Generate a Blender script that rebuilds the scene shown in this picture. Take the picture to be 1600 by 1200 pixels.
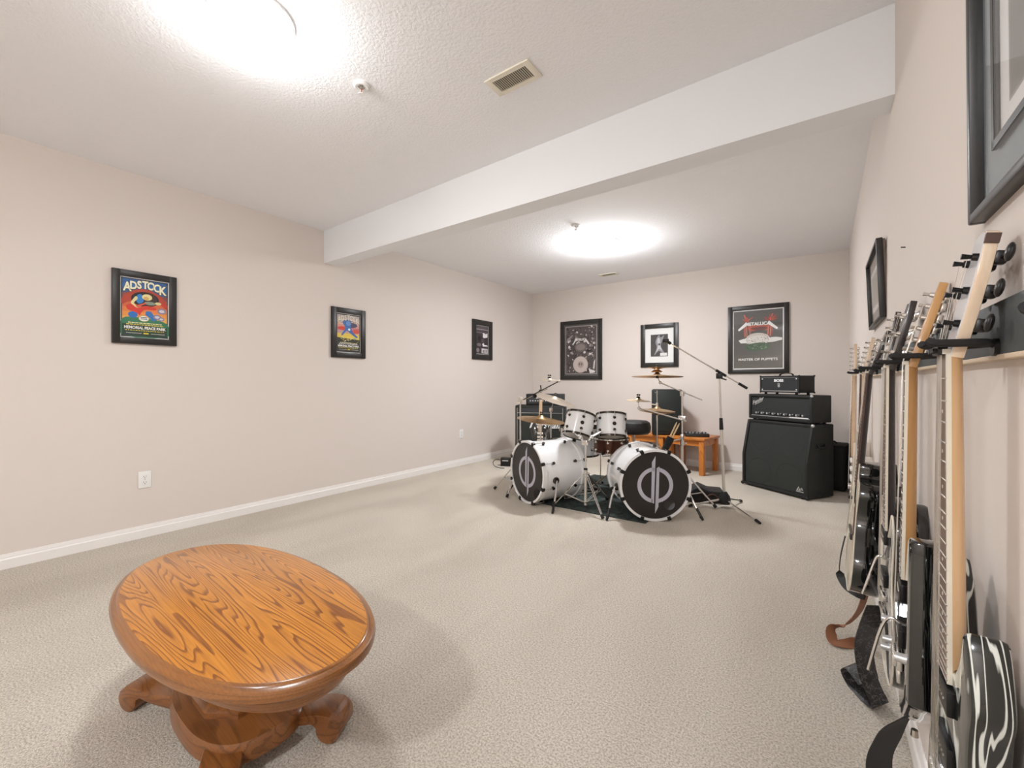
import bpy, bmesh, math, random
from mathutils import Matrix, Vector
random.seed(7)
PI = math.pi
for o in list(bpy.data.objects): bpy.data.objects.remove(o)
C = bpy.context.scene.collection

# ---------------------------------------------------------------- camera, world, exposure
cam = bpy.data.cameras.new('camera'); cam_o = bpy.data.objects.new('camera', cam); C.objects.link(cam_o)
cam.sensor_fit = 'HORIZONTAL'; cam.sensor_width = 36; cam.lens = 676/1600*36; cam.shift_y = -2/1600
cam.clip_start = 0.02
cam_o.location = (0, 0, 1.1); cam_o.rotation_euler = (PI/2, 0, math.radians(35.825))
bpy.context.scene.camera = cam_o
w = bpy.data.worlds.new('world'); bpy.context.scene.world = w; w.use_nodes = True
w.node_tree.nodes['Background'].inputs[0].default_value = (1, .97, .93, 1)
w.node_tree.nodes['Background'].inputs[1].default_value = 0.3
vs = bpy.context.scene.view_settings
vs.view_transform = 'Standard'; vs.look = 'None'; vs.gamma = 1; vs.use_curve_mapping = False; vs.exposure = 1.42
LAMP_E = 17.0        # strength of the frosted ceiling lamps
POINT_W = [3.2, 13.0, 15.]       # bulb light of each lamp (W)

# room numbers
XL, XR, YB, YF, H = -3.93, 0.222, 6.03, -2.6, 2.57
LAMPS = [(-1.86, 0.80), (-1.86, 4.24), (-.72, -1.7)]  # third lamp is an added, unseen fill behind the camera for the right foreground

# ---------------------------------------------------------------- materials
def lin(c):
    if isinstance(c, str): c = tuple(int(c[i:i+2], 16) for i in (0, 2, 4))
    out = []
    for v in c[:3]:
        v = v/255
        out.append(v/12.92 if v <= .04045 else ((v+.055)/1.055)**2.4)
    return (*out, 1)
MATS = {}
def mat(name, col, rough=.5, metal=0., coat=0., emit=None, spec=.5):
    if name in MATS: return MATS[name]
    m = bpy.data.materials.new(name); m.use_nodes = True
    b = m.node_tree.nodes['Principled BSDF']
    b.inputs['Base Color'].default_value = lin(col); b.inputs['Roughness'].default_value = rough
    b.inputs['Metallic'].default_value = metal; b.inputs['Coat Weight'].default_value = coat
    b.inputs['Specular IOR Level'].default_value = spec
    if emit:
        b.inputs['Emission Color'].default_value = lin(col); b.inputs['Emission Strength'].default_value = emit
    MATS[name] = m
    return m
def nodes(m): return m.node_tree.nodes, m.node_tree.links, m.node_tree.nodes['Principled BSDF']
def add_bump(m, scale, strength, dist=.002, detail=3, kind='noise', stretch=None):
    N, L, b = nodes(m)
    tc = N.new('ShaderNodeTexCoord'); src = tc.outputs['Object']
    if stretch:
        mp = N.new('ShaderNodeMapping'); mp.inputs['Scale'].default_value = stretch
        L.new(src, mp.inputs['Vector']); src = mp.outputs['Vector']
    if kind == 'noise':
        t = N.new('ShaderNodeTexNoise'); t.inputs['Detail'].default_value = detail; out = t.outputs['Fac']
    else:
        t = N.new('ShaderNodeTexVoronoi'); out = t.outputs['Distance']
    t.inputs['Scale'].default_value = scale; L.new(src, t.inputs['Vector'])
    bp = N.new('ShaderNodeBump'); bp.inputs['Strength'].default_value = strength; bp.inputs['Distance'].default_value = dist
    L.new(out, bp.inputs['Height']); L.new(bp.outputs['Normal'], b.inputs['Normal'])
    return out, src
def noise_color(m, stops, scale, detail=3, stretch=None, rough=.6):
    N, L, b = nodes(m)
    tc = N.new('ShaderNodeTexCoord'); mp = N.new('ShaderNodeMapping')
    if stretch: mp.inputs['Scale'].default_value = stretch
    L.new(tc.outputs['Object'], mp.inputs['Vector'])
    t = N.new('ShaderNodeTexNoise'); t.inputs['Scale'].default_value = scale; t.inputs['Detail'].default_value = detail
    t.inputs['Roughness'].default_value = rough
    L.new(mp.outputs['Vector'], t.inputs['Vector'])
    cr = N.new('ShaderNodeValToRGB'); e = cr.color_ramp.elements
    while len(e) < len(stops): e.new(.5)
    for k, (p, c) in enumerate(stops): e[k].position = p; e[k].color = lin(c)
    L.new(t.outputs['Fac'], cr.inputs['Fac']); L.new(cr.outputs['Color'], b.inputs['Base Color'])
    return cr
m_wall = mat('wall_paint', 'ded4cd', .85); add_bump(m_wall, 160, .12, .001)
m_ceil = mat('stipple_ceiling', 'f5f5f8', .95, spec=.2); add_bump(m_ceil, 85, .68, .005, 4)
m_beam = mat('beam_paint', 'f0f2f5', .75); add_bump(m_beam, 90, .12, .001)
m_trim = mat('trim_paint', 'f0ece9', .4)
m_white = mat('white_plastic', 'efeeec', .35)
m_vent = mat('vent_enamel', 'e8e2d2', .4)
m_dark = mat('dark_gap', '26221f', .9)
def carpet_mat():
    m = mat('carpet', 'cdc3b2', 1.0, spec=.1); N, L, b = nodes(m)
    tc = N.new('ShaderNodeTexCoord')
    n1 = N.new('ShaderNodeTexNoise'); n1.inputs['Scale'].default_value = 150; n1.inputs['Detail'].default_value = 4; n1.inputs['Roughness'].default_value = .75
    n2 = N.new('ShaderNodeTexNoise'); n2.inputs['Scale'].default_value = 1.6; n2.inputs['Detail'].default_value = 3; n2.inputs['Distortion'].default_value = .6
    mp = N.new('ShaderNodeMapping'); mp.inputs['Scale'].default_value = (1, .45, 1); mp.inputs['Rotation'].default_value = (0, 0, .5)
    L.new(tc.outputs['Object'], n1.inputs['Vector']); L.new(tc.outputs['Object'], mp.inputs['Vector']); L.new(mp.outputs['Vector'], n2.inputs['Vector'])
    c1 = N.new('ShaderNodeValToRGB'); c1.color_ramp.elements[0].position = .36; c1.color_ramp.elements[0].color = lin('b5aa9c')
    c1.color_ramp.elements[1].position = .58; c1.color_ramp.elements[1].color = lin('f3eade')
    c2 = N.new('ShaderNodeValToRGB'); c2.color_ramp.elements[0].position = .38; c2.color_ramp.elements[0].color = (.88, .87, .85, 1)
    c2.color_ramp.elements[1].position = .62; c2.color_ramp.elements[1].color = (1, 1, .99, 1)
    mx = N.new('ShaderNodeMix'); mx.data_type = 'RGBA'; mx.blend_type = 'MULTIPLY'; mx.inputs['Factor'].default_value = 1
    L.new(n1.outputs['Fac'], c1.inputs['Fac']); L.new(n2.outputs['Fac'], c2.inputs['Fac'])
    L.new(c1.outputs['Color'], mx.inputs['A']); L.new(c2.outputs['Color'], mx.inputs['B']); L.new(mx.outputs['Result'], b.inputs['Base Color'])
    bp = N.new('ShaderNodeBump'); bp.inputs['Strength'].default_value = .9; bp.inputs['Distance'].default_value = .010
    L.new(n1.outputs['Fac'], bp.inputs['Height']); L.new(bp.outputs['Normal'], b.inputs['Normal'])
    return m
m_carpet = carpet_mat()
def oak_mat(name, light, dark, plank=.095, rough=.28, coat=.3, axes=(1.1, 6.5, 6.5), rings=13., offs=0., vert=False, contrast=.75):
    m = mat(name, light, rough, coat=coat); N, L, b = nodes(m)
    b.inputs['Coat Roughness'].default_value = .15
    tc = N.new('ShaderNodeTexCoord'); sp = N.new('ShaderNodeSeparateXYZ'); L.new(tc.outputs['Object'], sp.inputs[0])
    def mth(op, a, bb=None):
        n = N.new('ShaderNodeMath'); n.operation = op
        for k, v in enumerate((a, bb)):
            if v is None: continue
            if isinstance(v, (int, float)): n.inputs[k].default_value = v
            else: L.new(v, n.inputs[k])
        return n.outputs[0]
    X, Y, Z = sp.outputs[0], sp.outputs[1], sp.outputs[2]
    if vert: X, Z = Z, X
    idx = mth('FLOOR', mth('DIVIDE', mth('ADD', Y, offs), plank))
    wn = N.new('ShaderNodeTexWhiteNoise'); wn.noise_dimensions = '1D'; L.new(idx, wn.inputs['W'])
    cb = N.new('ShaderNodeCombineXYZ')
    L.new(mth('ADD', mth('MULTIPLY', X, axes[0]), mth('MULTIPLY', wn.outputs['Value'], 31.)), cb.inputs[0])
    L.new(mth('ADD', mth('MULTIPLY', Y, axes[1]), mth('MULTIPLY', wn.outputs['Value'], 17.)), cb.inputs[1])
    L.new(mth('MULTIPLY', Z, axes[2]), cb.inputs[2])
    n1 = N.new('ShaderNodeTexNoise'); n1.inputs['Scale'].default_value = 1.; n1.inputs['Detail'].default_value = 1.6; n1.inputs['Roughness'].default_value = .35
    L.new(cb.outputs[0], n1.inputs['Vector'])
    fr = mth('FRACT', mth('MULTIPLY', n1.outputs['Fac'], rings))
    cr = N.new('ShaderNodeValToRGB'); cr.color_ramp.interpolation = 'EASE'
    e = cr.color_ramp.elements; e[0].position = 0; e[0].color = (0, 0, 0, 1); e[1].position = .55; e[1].color = (.15, .15, .15, 1)
    x = e.new(.86); x.color = (1, 1, 1, 1); x = e.new(.96); x.color = (.8, .8, .8, 1); x = e.new(1.); x.color = (0, 0, 0, 1)
    L.new(fr, cr.inputs['Fac'])
    mpf = N.new('ShaderNodeMapping'); mpf.inputs['Scale'].default_value = (7, 260, 260) if not vert else (260, 260, 7)
    L.new(tc.outputs['Object'], mpf.inputs['Vector'])
    n2 = N.new('ShaderNodeTexNoise'); n2.inputs['Scale'].default_value = 1; n2.inputs['Detail'].default_value = 2; L.new(mpf.outputs['Vector'], n2.inputs['Vector'])
    c2 = N.new('ShaderNodeValToRGB'); c2.color_ramp.elements[0].position = .38; c2.color_ramp.elements[0].color = (.55, .55, .55, 1); c2.color_ramp.elements[1].position = .6; c2.color_ramp.elements[1].color = (0, 0, 0, 1)
    L.new(n2.outputs['Fac'], c2.inputs['Fac'])
    fac = mth('MINIMUM', mth('ADD', mth('MULTIPLY', cr.outputs['Color'], contrast), mth('MULTIPLY', c2.outputs['Color'], .5)), 1.)
    mx = N.new('ShaderNodeMix'); mx.data_type = 'RGBA'; L.new(fac, mx.inputs['Factor'])
    hs = N.new('ShaderNodeHueSaturation'); hs.inputs['Color'].default_value = lin(light)
    L.new(mth('ADD', mth('MULTIPLY', wn.outputs['Value'], .22), .89), hs.inputs['Value'])
    L.new(hs.outputs['Color'], mx.inputs['A']); mx.inputs['B'].default_value = lin(dark)
    L.new(mx.outputs['Result'], b.inputs['Base Color'])
    return m
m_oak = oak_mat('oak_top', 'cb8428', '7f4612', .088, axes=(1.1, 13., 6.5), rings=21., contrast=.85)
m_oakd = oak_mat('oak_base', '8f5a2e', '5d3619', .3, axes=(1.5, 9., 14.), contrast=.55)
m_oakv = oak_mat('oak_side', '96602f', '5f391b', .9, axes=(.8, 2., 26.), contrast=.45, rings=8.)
m_oak2 = oak_mat('end_table_oak', 'dc8a3a', 'b4662a', .12, .4, .1)
m_oak2v = oak_mat('end_table_leg_oak', 'dc8a3a', 'b4662a', .12, .4, .1, vert=True)
m_chrome = mat('chrome', 'd9d7d4', .16, 1.)
m_steel = mat('brushed_nickel', 'c9c3ba', .35, 1.)
m_steelp = mat('pale_tube', 'd8d2c8', .4, .6)
m_blackm = mat('black_metal', '1c1b1b', .35, .3)
m_rubber = mat('black_rubber', '191818', .75)
m_blackn = mat('black_nickel', '4a4541', .22, 1.)
m_gold = mat('cymbal_bronze', 'c9a06c', .34, 1.); noise_color(m_gold, [(.3, 'a67f52'), (.7, 'd9b88a')], 9)
m_gold2 = mat('pale_bronze', 'd8c4a6', .3, 1.)
m_silv = mat('worn_cymbal', 'c6b8a8', .38, .9)
m_drum = mat('white_lacquer', 'eeedee', .2, coat=.6)
m_head = mat('drumhead_film', 'e6ddd3', .55)
m_bhead = mat('black_drumhead', '241e1d', .38)
m_logo = mat('logo_grey', 'bdbcc8', .5)
m_brownsh = mat('dark_bronze_shell', '5a372a', .25, .5)
m_tolex = mat('black_tolex', '191a19', .65); add_bump(m_tolex, 900, .5, .001)
m_grille = mat('grille_cloth', '2c2f2c', .9); add_bump(m_grille, 700, .8, .001, kind='voronoi')
m_grille2 = mat('speaker_mesh', '202523', .55); add_bump(m_grille2, 900, .7, .001, kind='voronoi')
m_silver = mat('silver_trim', 'cfcfd0', .35, .7)
m_panel = mat('amp_panel', '3a3c3f', .4, .5)
m_text = mat('white_ink', 'eeeeee', .6)
m_frame = mat('black_frame', '262422', .38); add_bump(m_frame, 60, .1, .001)
m_framebr = mat('frame_back', '6e5f54', .7)
m_mat = mat('grey_mat', '4c4a4a', .7)
m_matg = mat('bluegrey_mat', '7d868a', .6)
m_matw = mat('white_mat', 'ecebe9', .8)
m_rug = mat('dark_green_rug', '2b3431', .95); noise_color(m_rug, [(.35, '1f2624'), (.7, '3d4844')], 25)
m_maple = mat('maple', 'd9b184', .35, coat=.3); noise_color(m_maple, [(.3, 'cda070'), (.7, 'e3c096')], 3, stretch=(8, 8, 1))
m_maplel = mat('pale_maple', 'e2cbb0', .35, coat=.3); noise_color(m_maplel, [(.3, 'd8bb9b'), (.7, 'ecd9c2')], 4, stretch=(8, 8, 2))
m_koa = mat('golden_neck', 'bd8d56', .4, coat=.2); noise_color(m_koa, [(.3, 'a97a45'), (.7, 'cb9c64')], 3, stretch=(8, 8, 1))
m_rose = mat('rosewood', '4a332b', .5); noise_color(m_rose, [(.3, '38251f'), (.7, '64493d')], 6, stretch=(6, 6, 1))
m_rosel = mat('brown_fretboard', '7b6559', .5); noise_color(m_rosel, [(.3, '6b564b'), (.7, '8b7566')], 6, stretch=(6, 6, 1))
m_ebony = mat('ebony_neck', '2b2322', .3, coat=.4)
m_gloss = mat('black_gloss', '0b0d0c', .05, coat=1.)
m_creamb = mat('cream_binding', 'ded6c6', .35)
m_sprtop = mat('spruce_top', 'cfc2ab', .3, coat=.5)
m_mirror = mat('mirror_guard', 'd0ccc8', .08, 1.)
m_strap = mat('brown_leather', '8a5a3d', .6)
m_strapb = mat('black_strap', '1e1d1d', .65)
m_rackp = mat('rack_grey', '4d5152', .6); add_bump(m_rackp, 300, .3, .001)
m_rackl = mat('rack_wood_edge', 'd7c3ab', .6)
def stripe_mat():
    m = mat('black_white_swirl', '101613', .12, coat=.8); N, L, b = nodes(m)
    tc = N.new('ShaderNodeTexCoord'); mp = N.new('ShaderNodeMapping'); mp.inputs['Scale'].default_value = (5, 34, 2.6)
    mp.inputs['Rotation'].default_value = (0, .12, 0)
    L.new(tc.outputs['Object'], mp.inputs['Vector'])
    wv = N.new('ShaderNodeTexNoise'); wv.inputs['Scale'].default_value = 1.; wv.inputs['Detail'].default_value = 2.; wv.inputs['Distortion'].default_value = .3
    L.new(mp.outputs['Vector'], wv.inputs['Vector'])
    mu = N.new('ShaderNodeMath'); mu.operation = 'MULTIPLY'; mu.inputs[1].default_value = 9; L.new(wv.outputs['Fac'], mu.inputs[0])
    fr = N.new('ShaderNodeMath'); fr.operation = 'FRACT'; L.new(mu.outputs[0], fr.inputs[0])
    cr = N.new('ShaderNodeValToRGB'); e = cr.color_ramp.elements; e[0].position = .0; e[0].color = lin('0c1310'); e[1].position = .6; e[1].color = lin('0c1310')
    x = e.new(.68); x.color = lin('d9dcd5'); x = e.new(.84); x.color = lin('d9dcd5'); x = e.new(.92); x.color = lin('0c1310')
    L.new(fr.outputs[0], cr.inputs['Fac']); L.new(cr.outputs['Color'], b.inputs['Base Color'])
    return m
m_swirl = stripe_mat()
def marble_mat():
    m = mat('silver_black_marble', '8a8884', .1, .3, coat=.8)
    noise_color(m, [(.36, '1b1b1c'), (.46, '8f8d8a'), (.56, 'e3e0dd'), (.62, '55504c')], 14, 4)
    return m
m_marble = marble_mat()
def glass_mat():
    m = bpy.data.materials.new('picture_glass'); m.use_nodes = True; N = m.node_tree.nodes; L = m.node_tree.links; N.clear()
    out = N.new('ShaderNodeOutputMaterial'); tr = N.new('ShaderNodeBsdfTransparent'); gl = N.new('ShaderNodeBsdfGlossy'); gl.inputs['Roughness'].default_value = .03
    mx = N.new('ShaderNodeMixShader'); lw = N.new('ShaderNodeLayerWeight'); lw.inputs['Blend'].default_value = .5
    pw_ = N.new('ShaderNodeMath'); pw_.operation = 'POWER'; pw_.inputs[1].default_value = 5; L.new(lw.outputs['Facing'], pw_.inputs[0])
    ma = N.new('ShaderNodeMath'); ma.operation = 'MULTIPLY_ADD'; ma.inputs[1].default_value = .55; ma.inputs[2].default_value = .025; L.new(pw_.outputs[0], ma.inputs[0])
    L.new(ma.outputs[0], mx.inputs[0]); L.new(tr.outputs[0], mx.inputs[1]); L.new(gl.outputs[0], mx.inputs[2]); L.new(mx.outputs[0], out.inputs[0])
    return m
m_glass = glass_mat()
m_lamp = mat('frosted_lamp_glass', 'fffcf8', .4, emit=LAMP_E)

# ---------------------------------------------------------------- mesh builder
def T(x, y=None, z=None):
    return Matrix.Translation(x if y is None else (x, y, z))
def Rz(d): return Matrix.Rotation(math.radians(d), 4, 'Z')
def Rx(d): return Matrix.Rotation(math.radians(d), 4, 'X')
def Ry(d): return Matrix.Rotation(math.radians(d), 4, 'Y')
def spline(pts, n=6, closed=True):
    out = []; m = len(pts)
    for i in range(m if closed else m-1):
        if closed: p0, p1, p2, p3 = pts[i-1], pts[i], pts[(i+1) % m], pts[(i+2) % m]
        else: p0, p1, p2, p3 = pts[max(i-1, 0)], pts[i], pts[i+1], pts[min(i+2, m-1)]
        for k in range(n):
            t = k/n
            out.append(tuple(.5*((2*b)+(-a+c)*t+(2*a-5*b+4*c-d)*t*t+(-a+3*b-3*c+d)*t**3) for a, b, c, d in zip(p0, p1, p2, p3)))
    if not closed: out.append(tuple(pts[-1]))
    return out
class MB:
    def __init__(s, M=None):
        s.bm = bmesh.new(); s.M = M or Matrix(); s.mats = []
    def mi(s, m):
        if m not in s.mats: s.mats.append(m)
        return s.mats.index(m)
    def faces(s, vs, fs, m, M=None):
        A = s.M @ M if M else s.M
        V = [s.bm.verts.new(A @ Vector(v)) for v in vs]; k = s.mi(m); out = []
        for f in fs:
            try:
                q = s.bm.faces.new([V[i] for i in f]); q.material_index = k; out.append(q)
            except ValueError: pass
        return V, out
    def box(s, c, d, m, M=None, bev=0., seg=2):
        x, y, z = c; a, b, e = d[0]/2, d[1]/2, d[2]/2
        vs = [(x+i*a, y+j*b, z+k*e) for i in (-1, 1) for j in (-1, 1) for k in (-1, 1)]
        fs = [(0, 1, 3, 2), (4, 6, 7, 5), (0, 4, 5, 1), (2, 3, 7, 6), (0, 2, 6, 4), (1, 5, 7, 3)]
        V, F = s.faces(vs, fs, m, M)
        if bev > 0:
            ed = list({q for f in F for q in f.edges})
            bmesh.ops.bevel(s.bm, geom=ed, offset=bev, segments=seg, affect='EDGES', profile=.5, material=s.mi(m))
        return s
    def cyl(s, p0, p1, r, m, r1=None, n=12, M=None, cap=True):
        p0, p1 = Vector(p0), Vector(p1); r1 = r if r1 is None else r1
        d = (p1-p0).normalized(); u = d.orthogonal().normalized(); v = d.cross(u)
        vs = []
        for p, q in ((p0, r), (p1, r1)):
            for k in range(n):
                a = 2*PI*k/n; vs.append(tuple(p+u*(q*math.cos(a))+v*(q*math.sin(a))))
        fs = [(k, (k+1) % n, n+(k+1) % n, n+k) for k in range(n)]
        if cap: fs += [tuple(range(n-1, -1, -1)), tuple(range(n, 2*n))]
        s.faces(vs, fs, m, M); return s
    def tube(s, pts, r, m, n=8, M=None, smooth=0, closed=False):
        P = [Vector(p) for p in (spline([tuple(p) for p in pts], smooth, closed) if smooth else pts)]
        rr = r if callable(r) else (lambda t: r)
        vs, fs = [], []; N = len(P)
        d0 = (P[1]-P[0]).normalized(); u = d0.orthogonal().normalized()
        for i, p in enumerate(P):
            if closed: d = (P[(i+1) % N]-P[i-1]).normalized()
            else: d = (P[min(i+1, N-1)]-P[max(i-1, 0)]).normalized()
            u = (u-d*u.dot(d))
            u = u.normalized() if u.length > 1e-6 else d.orthogonal().normalized()
            v = d.cross(u); q = rr(i/(N-1))
            for k in range(n):
                a = 2*PI*k/n; vs.append(tuple(p+u*(q*math.cos(a))+v*(q*math.sin(a))))
        for i in range(N if closed else N-1):
            j = (i+1) % N
            for k in range(n): fs.append((i*n+k, i*n+(k+1) % n, j*n+(k+1) % n, j*n+k))
        if not closed: fs += [tuple(range(n-1, -1, -1)), tuple(range((N-1)*n, N*n))]
        s.faces(vs, fs, m, M); return s
    def lathe(s, prof, m, n=32, M=None, mfun=None):      # profile (r, z) about local Z
        vs, fs, ms = [], [], []
        for r, z in prof:
            for k in range(n):
                a = 2*PI*k/n; vs.append((r*math.cos(a), r*math.sin(a), z))
        for i in range(len(prof)-1):
            for k in range(n): fs.append((i*n+k, i*n+(k+1) % n, (i+1)*n+(k+1) % n, (i+1)*n+k))
        if prof[0][0] > 1e-4: fs.append(tuple(range(n-1, -1, -1)))
        if prof[-1][0] > 1e-4: fs.append(tuple(range((len(prof)-1)*n, len(prof)*n)))
        s.faces(vs, fs, m, M)
        return s
    def ring(s, prof, m, n=40, M=None):                    # closed profile loop: hoop
        vs, fs = [], []; q = len(prof)
        for r, z in prof:
            for k in range(n):
                a = 2*PI*k/n; vs.append((r*math.cos(a), r*math.sin(a), z))
        for i in range(q):
            j = (i+1) % q
            for k in range(n): fs.append((i*n+k, i*n+(k+1) % n, j*n+(k+1) % n, j*n+k))
        s.faces(vs, fs, m, M); return s
    def prism(s, out, y0, y1, m, M=None, bev=0., mside=None):      # outline in local XZ, thickness along Y
        n = len(out)
        vs = [(x, y0, z) for x, z in out]+[(x, y1, z) for x, z in out]
        fs = [tuple(range(n)), tuple(range(2*n-1, n-1, -1))]
        V, F = s.faces(vs, fs, m, M)
        _, F2 = s.sidefaces(V, n, mside or m)
        bmesh.ops.recalc_face_normals(s.bm, faces=F+F2)
        if bev > 0:
            ed = [e for f in F for e in f.edges]
            bmesh.ops.bevel(s.bm, geom=list(set(ed)), offset=bev, segments=2, affect='EDGES', profile=.5, material=s.mi(mside or m))
        return s
    def sidefaces(s, V, n, m):
        k = s.mi(m); out = []
        for i in range(n):
            j = (i+1) % n
            f = s.bm.faces.new([V[i], V[n+i], V[n+j], V[j]]); f.material_index = k; out.append(f)
        return V, out
    def flat(s, out, y, m, M=None):
        s.faces([(x, y, z) for x, z in out], [tuple(range(len(out)))], m, M); return s
    def ball(s, c, r, m, n=12, M=None):
        r = (r, r, r) if isinstance(r, (int, float)) else r
        prof = [(math.sin(PI*k/n), -math.cos(PI*k/n)) for k in range(n+1)]
        A = T(c) @ Matrix.Diagonal((r[0], r[1], r[2], 1))
        if M: A = M @ A
        prof[0] = (0.0005, -1); prof[-1] = (0.0005, 1)
        s.lathe(prof, m, n*2, A); return s
    def ribbon(s, pts, wdir, wid, th, m, smooth=6, M=None):
        P = [Vector(p) for p in spline([tuple(p) for p in pts], smooth, False)]
        N = len(P); vs = []; fs = []
        for i, p in enumerate(P):
            d = (P[min(i+1, N-1)]-P[max(i-1, 0)]).normalized()
            wv = Vector(wdir(i/(N-1)) if callable(wdir) else wdir); wv = (wv-d*wv.dot(d)).normalized()
            nv = d.cross(wv); ww = wid(i/(N-1)) if callable(wid) else wid
            for a, b in ((-1, -1), (1, -1), (1, 1), (-1, 1)): vs.append(tuple(p+wv*(a*ww/2)+nv*(b*th/2)))
        for i in range(N-1):
            for k in range(4): fs.append((i*4+k, i*4+(k+1) % 4, (i+1)*4+(k+1) % 4, (i+1)*4+k))
        fs += [(3, 2, 1, 0), tuple(range((N-1)*4, N*4))]
        s.faces(vs, fs, m, M); return s
    def text(s, body, size, m, M, extr=.0004, bold=0., align='CENTER', shear=0., wid=1.):
        cu = bpy.data.curves.new('t', 'FONT'); cu.body = body; cu.size = size; cu.extrude = extr; cu.offset = bold
        cu.align_x = align; cu.align_y = 'CENTER'; cu.shear = shear; cu.resolution_u = 3
        ob = bpy.data.objects.new('t', cu); C.objects.link(ob)
        dg = bpy.context.evaluated_depsgraph_get(); dg.update()
        me = bpy.data.meshes.new_from_object(ob.evaluated_get(dg))
        A = M @ Rx(90) @ Matrix.Diagonal((wid, 1, 1, 1))
        s.faces([tuple(v.co) for v in me.vertices], [tuple(p.vertices) for p in me.polygons], m, A)
        bpy.data.objects.remove(ob); bpy.data.meshes.remove(me); bpy.data.curves.remove(cu)
        return s
    def build(s, name, parent=None, smooth=35, fix=True):
        if fix: bmesh.ops.recalc_face_normals(s.bm, faces=s.bm.faces[:])
        me = bpy.data.meshes.new(name); s.bm.to_mesh(me); s.bm.free()
        for m in s.mats: me.materials.append(m)
        if smooth:
            for p in me.polygons: p.use_smooth = True
            me.set_sharp_from_angle(angle=math.radians(smooth))
        o = bpy.data.objects.new(name, me); C.objects.link(o)
        if parent: o.parent = parent
        return o
def tag(o, label, cat, group=None, kind=None):
    o['label'] = label; o['category'] = cat
    if group: o['group'] = group
    if kind: o['kind'] = kind
    return o
def thing(name, label, cat, loc=(0, 0, 0), rz=0, group=None, rx=0):
    o = bpy.data.objects.new(name, None); C.objects.link(o); o.empty_display_size = .05
    o.location = loc; o.rotation_euler = (math.radians(rx), 0, math.radians(rz)); return tag(o, label, cat, group)
def struct(name, mb, label=None):
    o = mb.build(name); o['kind'] = 'structure'
    if label: o['label'] = label
    return o

# ---------------------------------------------------------------- room shell
struct('floor', MB().box(((XL+XR)/2, (YB+YF)/2, -.05), (XR-XL+.2, YB-YF+.2, .1), m_carpet), 'beige cut pile carpet floor')
struct('ceiling', MB().box(((XL+XR)/2, (YB+YF)/2, H+.05), (XR-XL+.2, YB-YF+.2, .1), m_ceil), 'white stippled ceiling')
struct('wall_left', MB().box((XL-.05, (YB+YF)/2, H/2), (.1, YB-YF+.2, H), m_wall), 'long beige wall on the left')
struct('wall_right', MB().box((XR+.05, (YB+YF)/2, H/2), (.1, YB-YF+.2, H), m_wall), 'beige wall behind the hanging guitars')
struct('wall_back', MB().box(((XL+XR)/2, YB+.05, H/2), (XR-XL, .1, H), m_wall), 'beige end wall behind the drum kit')
struct('wall_front', MB().box(((XL+XR)/2, YF-.05, H/2), (XR-XL, .1, H), m_wall))
b = MB()
vs_ = [(XL, 2.331, 2.258), (XR, 2.226, 2.218), (XR, 2.226, H), (XL, 2.331, H), (XL, 2.481, 2.258), (XR, 2.376, 2.218), (XR, 2.376, H), (XL, 2.481, H)]
b.faces(vs_, [(0, 1, 2, 3), (4, 7, 6, 5), (0, 4, 5, 1), (0, 3, 7, 4), (1, 5, 6, 2), (3, 2, 6, 7)], m_beam)
struct('trim_1', b, 'white boxed beam crossing the ceiling')
def baseboard(name, p0, p1, inward):
    p0, p1, n = Vector((*p0, 0)), Vector((*p1, 0)), Vector((*inward, 0))
    prof = [(0, 0), (.014, 0), (.014, .055), (.009, .062), (.009, .072), (.006, .078), (.006, .084), (0, .086)]
    vs, fs = [], []; q = len(prof)
    for p in (p0, p1):
        for a, z in prof: vs.append(tuple(p+n*a+Vector((0, 0, z))))
    for i in range(q): fs.append((i, (i+1) % q, q+(i+1) % q, q+i))
    fs += [tuple(range(q)), tuple(range(2*q-1, q-1, -1))]
    struct(name, MB().faces(vs, fs, m_trim) and None or _mk(vs, fs))
def _mk(vs, fs):
    b = MB(); b.faces(vs, fs, m_trim); return b
baseboard('baseboard_left', (XL, YF), (XL, YB), (1, 0))
baseboard('baseboard_back', (XL, YB), (XR, YB), (0, -1))
baseboard('baseboard_right', (XR, YF), (XR, YB), (-1, 0))

# ---------------------------------------------------------------- ceiling things
lamp_labels = ['glowing flush ceiling light on the near side of the beam', 'glowing flush ceiling light over the drum kit beyond the beam',
               'added ceiling light, unseen behind the camera, to brighten the right foreground']
for (x, y), lb, pw in zip(LAMPS, lamp_labels, POINT_W):
    t = thing('ceiling_light', lb, 'ceiling light', (x, y, H), group='flush ceiling lights')
    MB().lathe([(.15, 0), (.152, -.012), (.14, -.02), (.001, -.02)], m_white).build('base_plate', t)
    MB().lathe([(.135, -.018), (.132, -.04), (.115, -.065), (.08, -.085), (.04, -.095), (.0005, -.098)], m_lamp).build('lamp_shade', t)
    ld = bpy.data.lights.new('bulb', 'AREA'); ld.shape = 'DISK'; ld.size = .26; ld.energy = pw; ld.color = (.93, .97, 1)
    lo = bpy.data.objects.new('bulb', ld); C.objects.link(lo); lo.parent = t; lo.location = (0, 0, -.105)
    l2 = bpy.data.lights.new('bulb_glow', 'POINT'); l2.energy = pw*.95; l2.shadow_soft_size = .14; l2.color = ld.color
    lo2 = bpy.data.objects.new('bulb_glow', l2); C.objects.link(lo2); lo2.parent = t; lo2.location = (0, 0, -.16)
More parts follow.
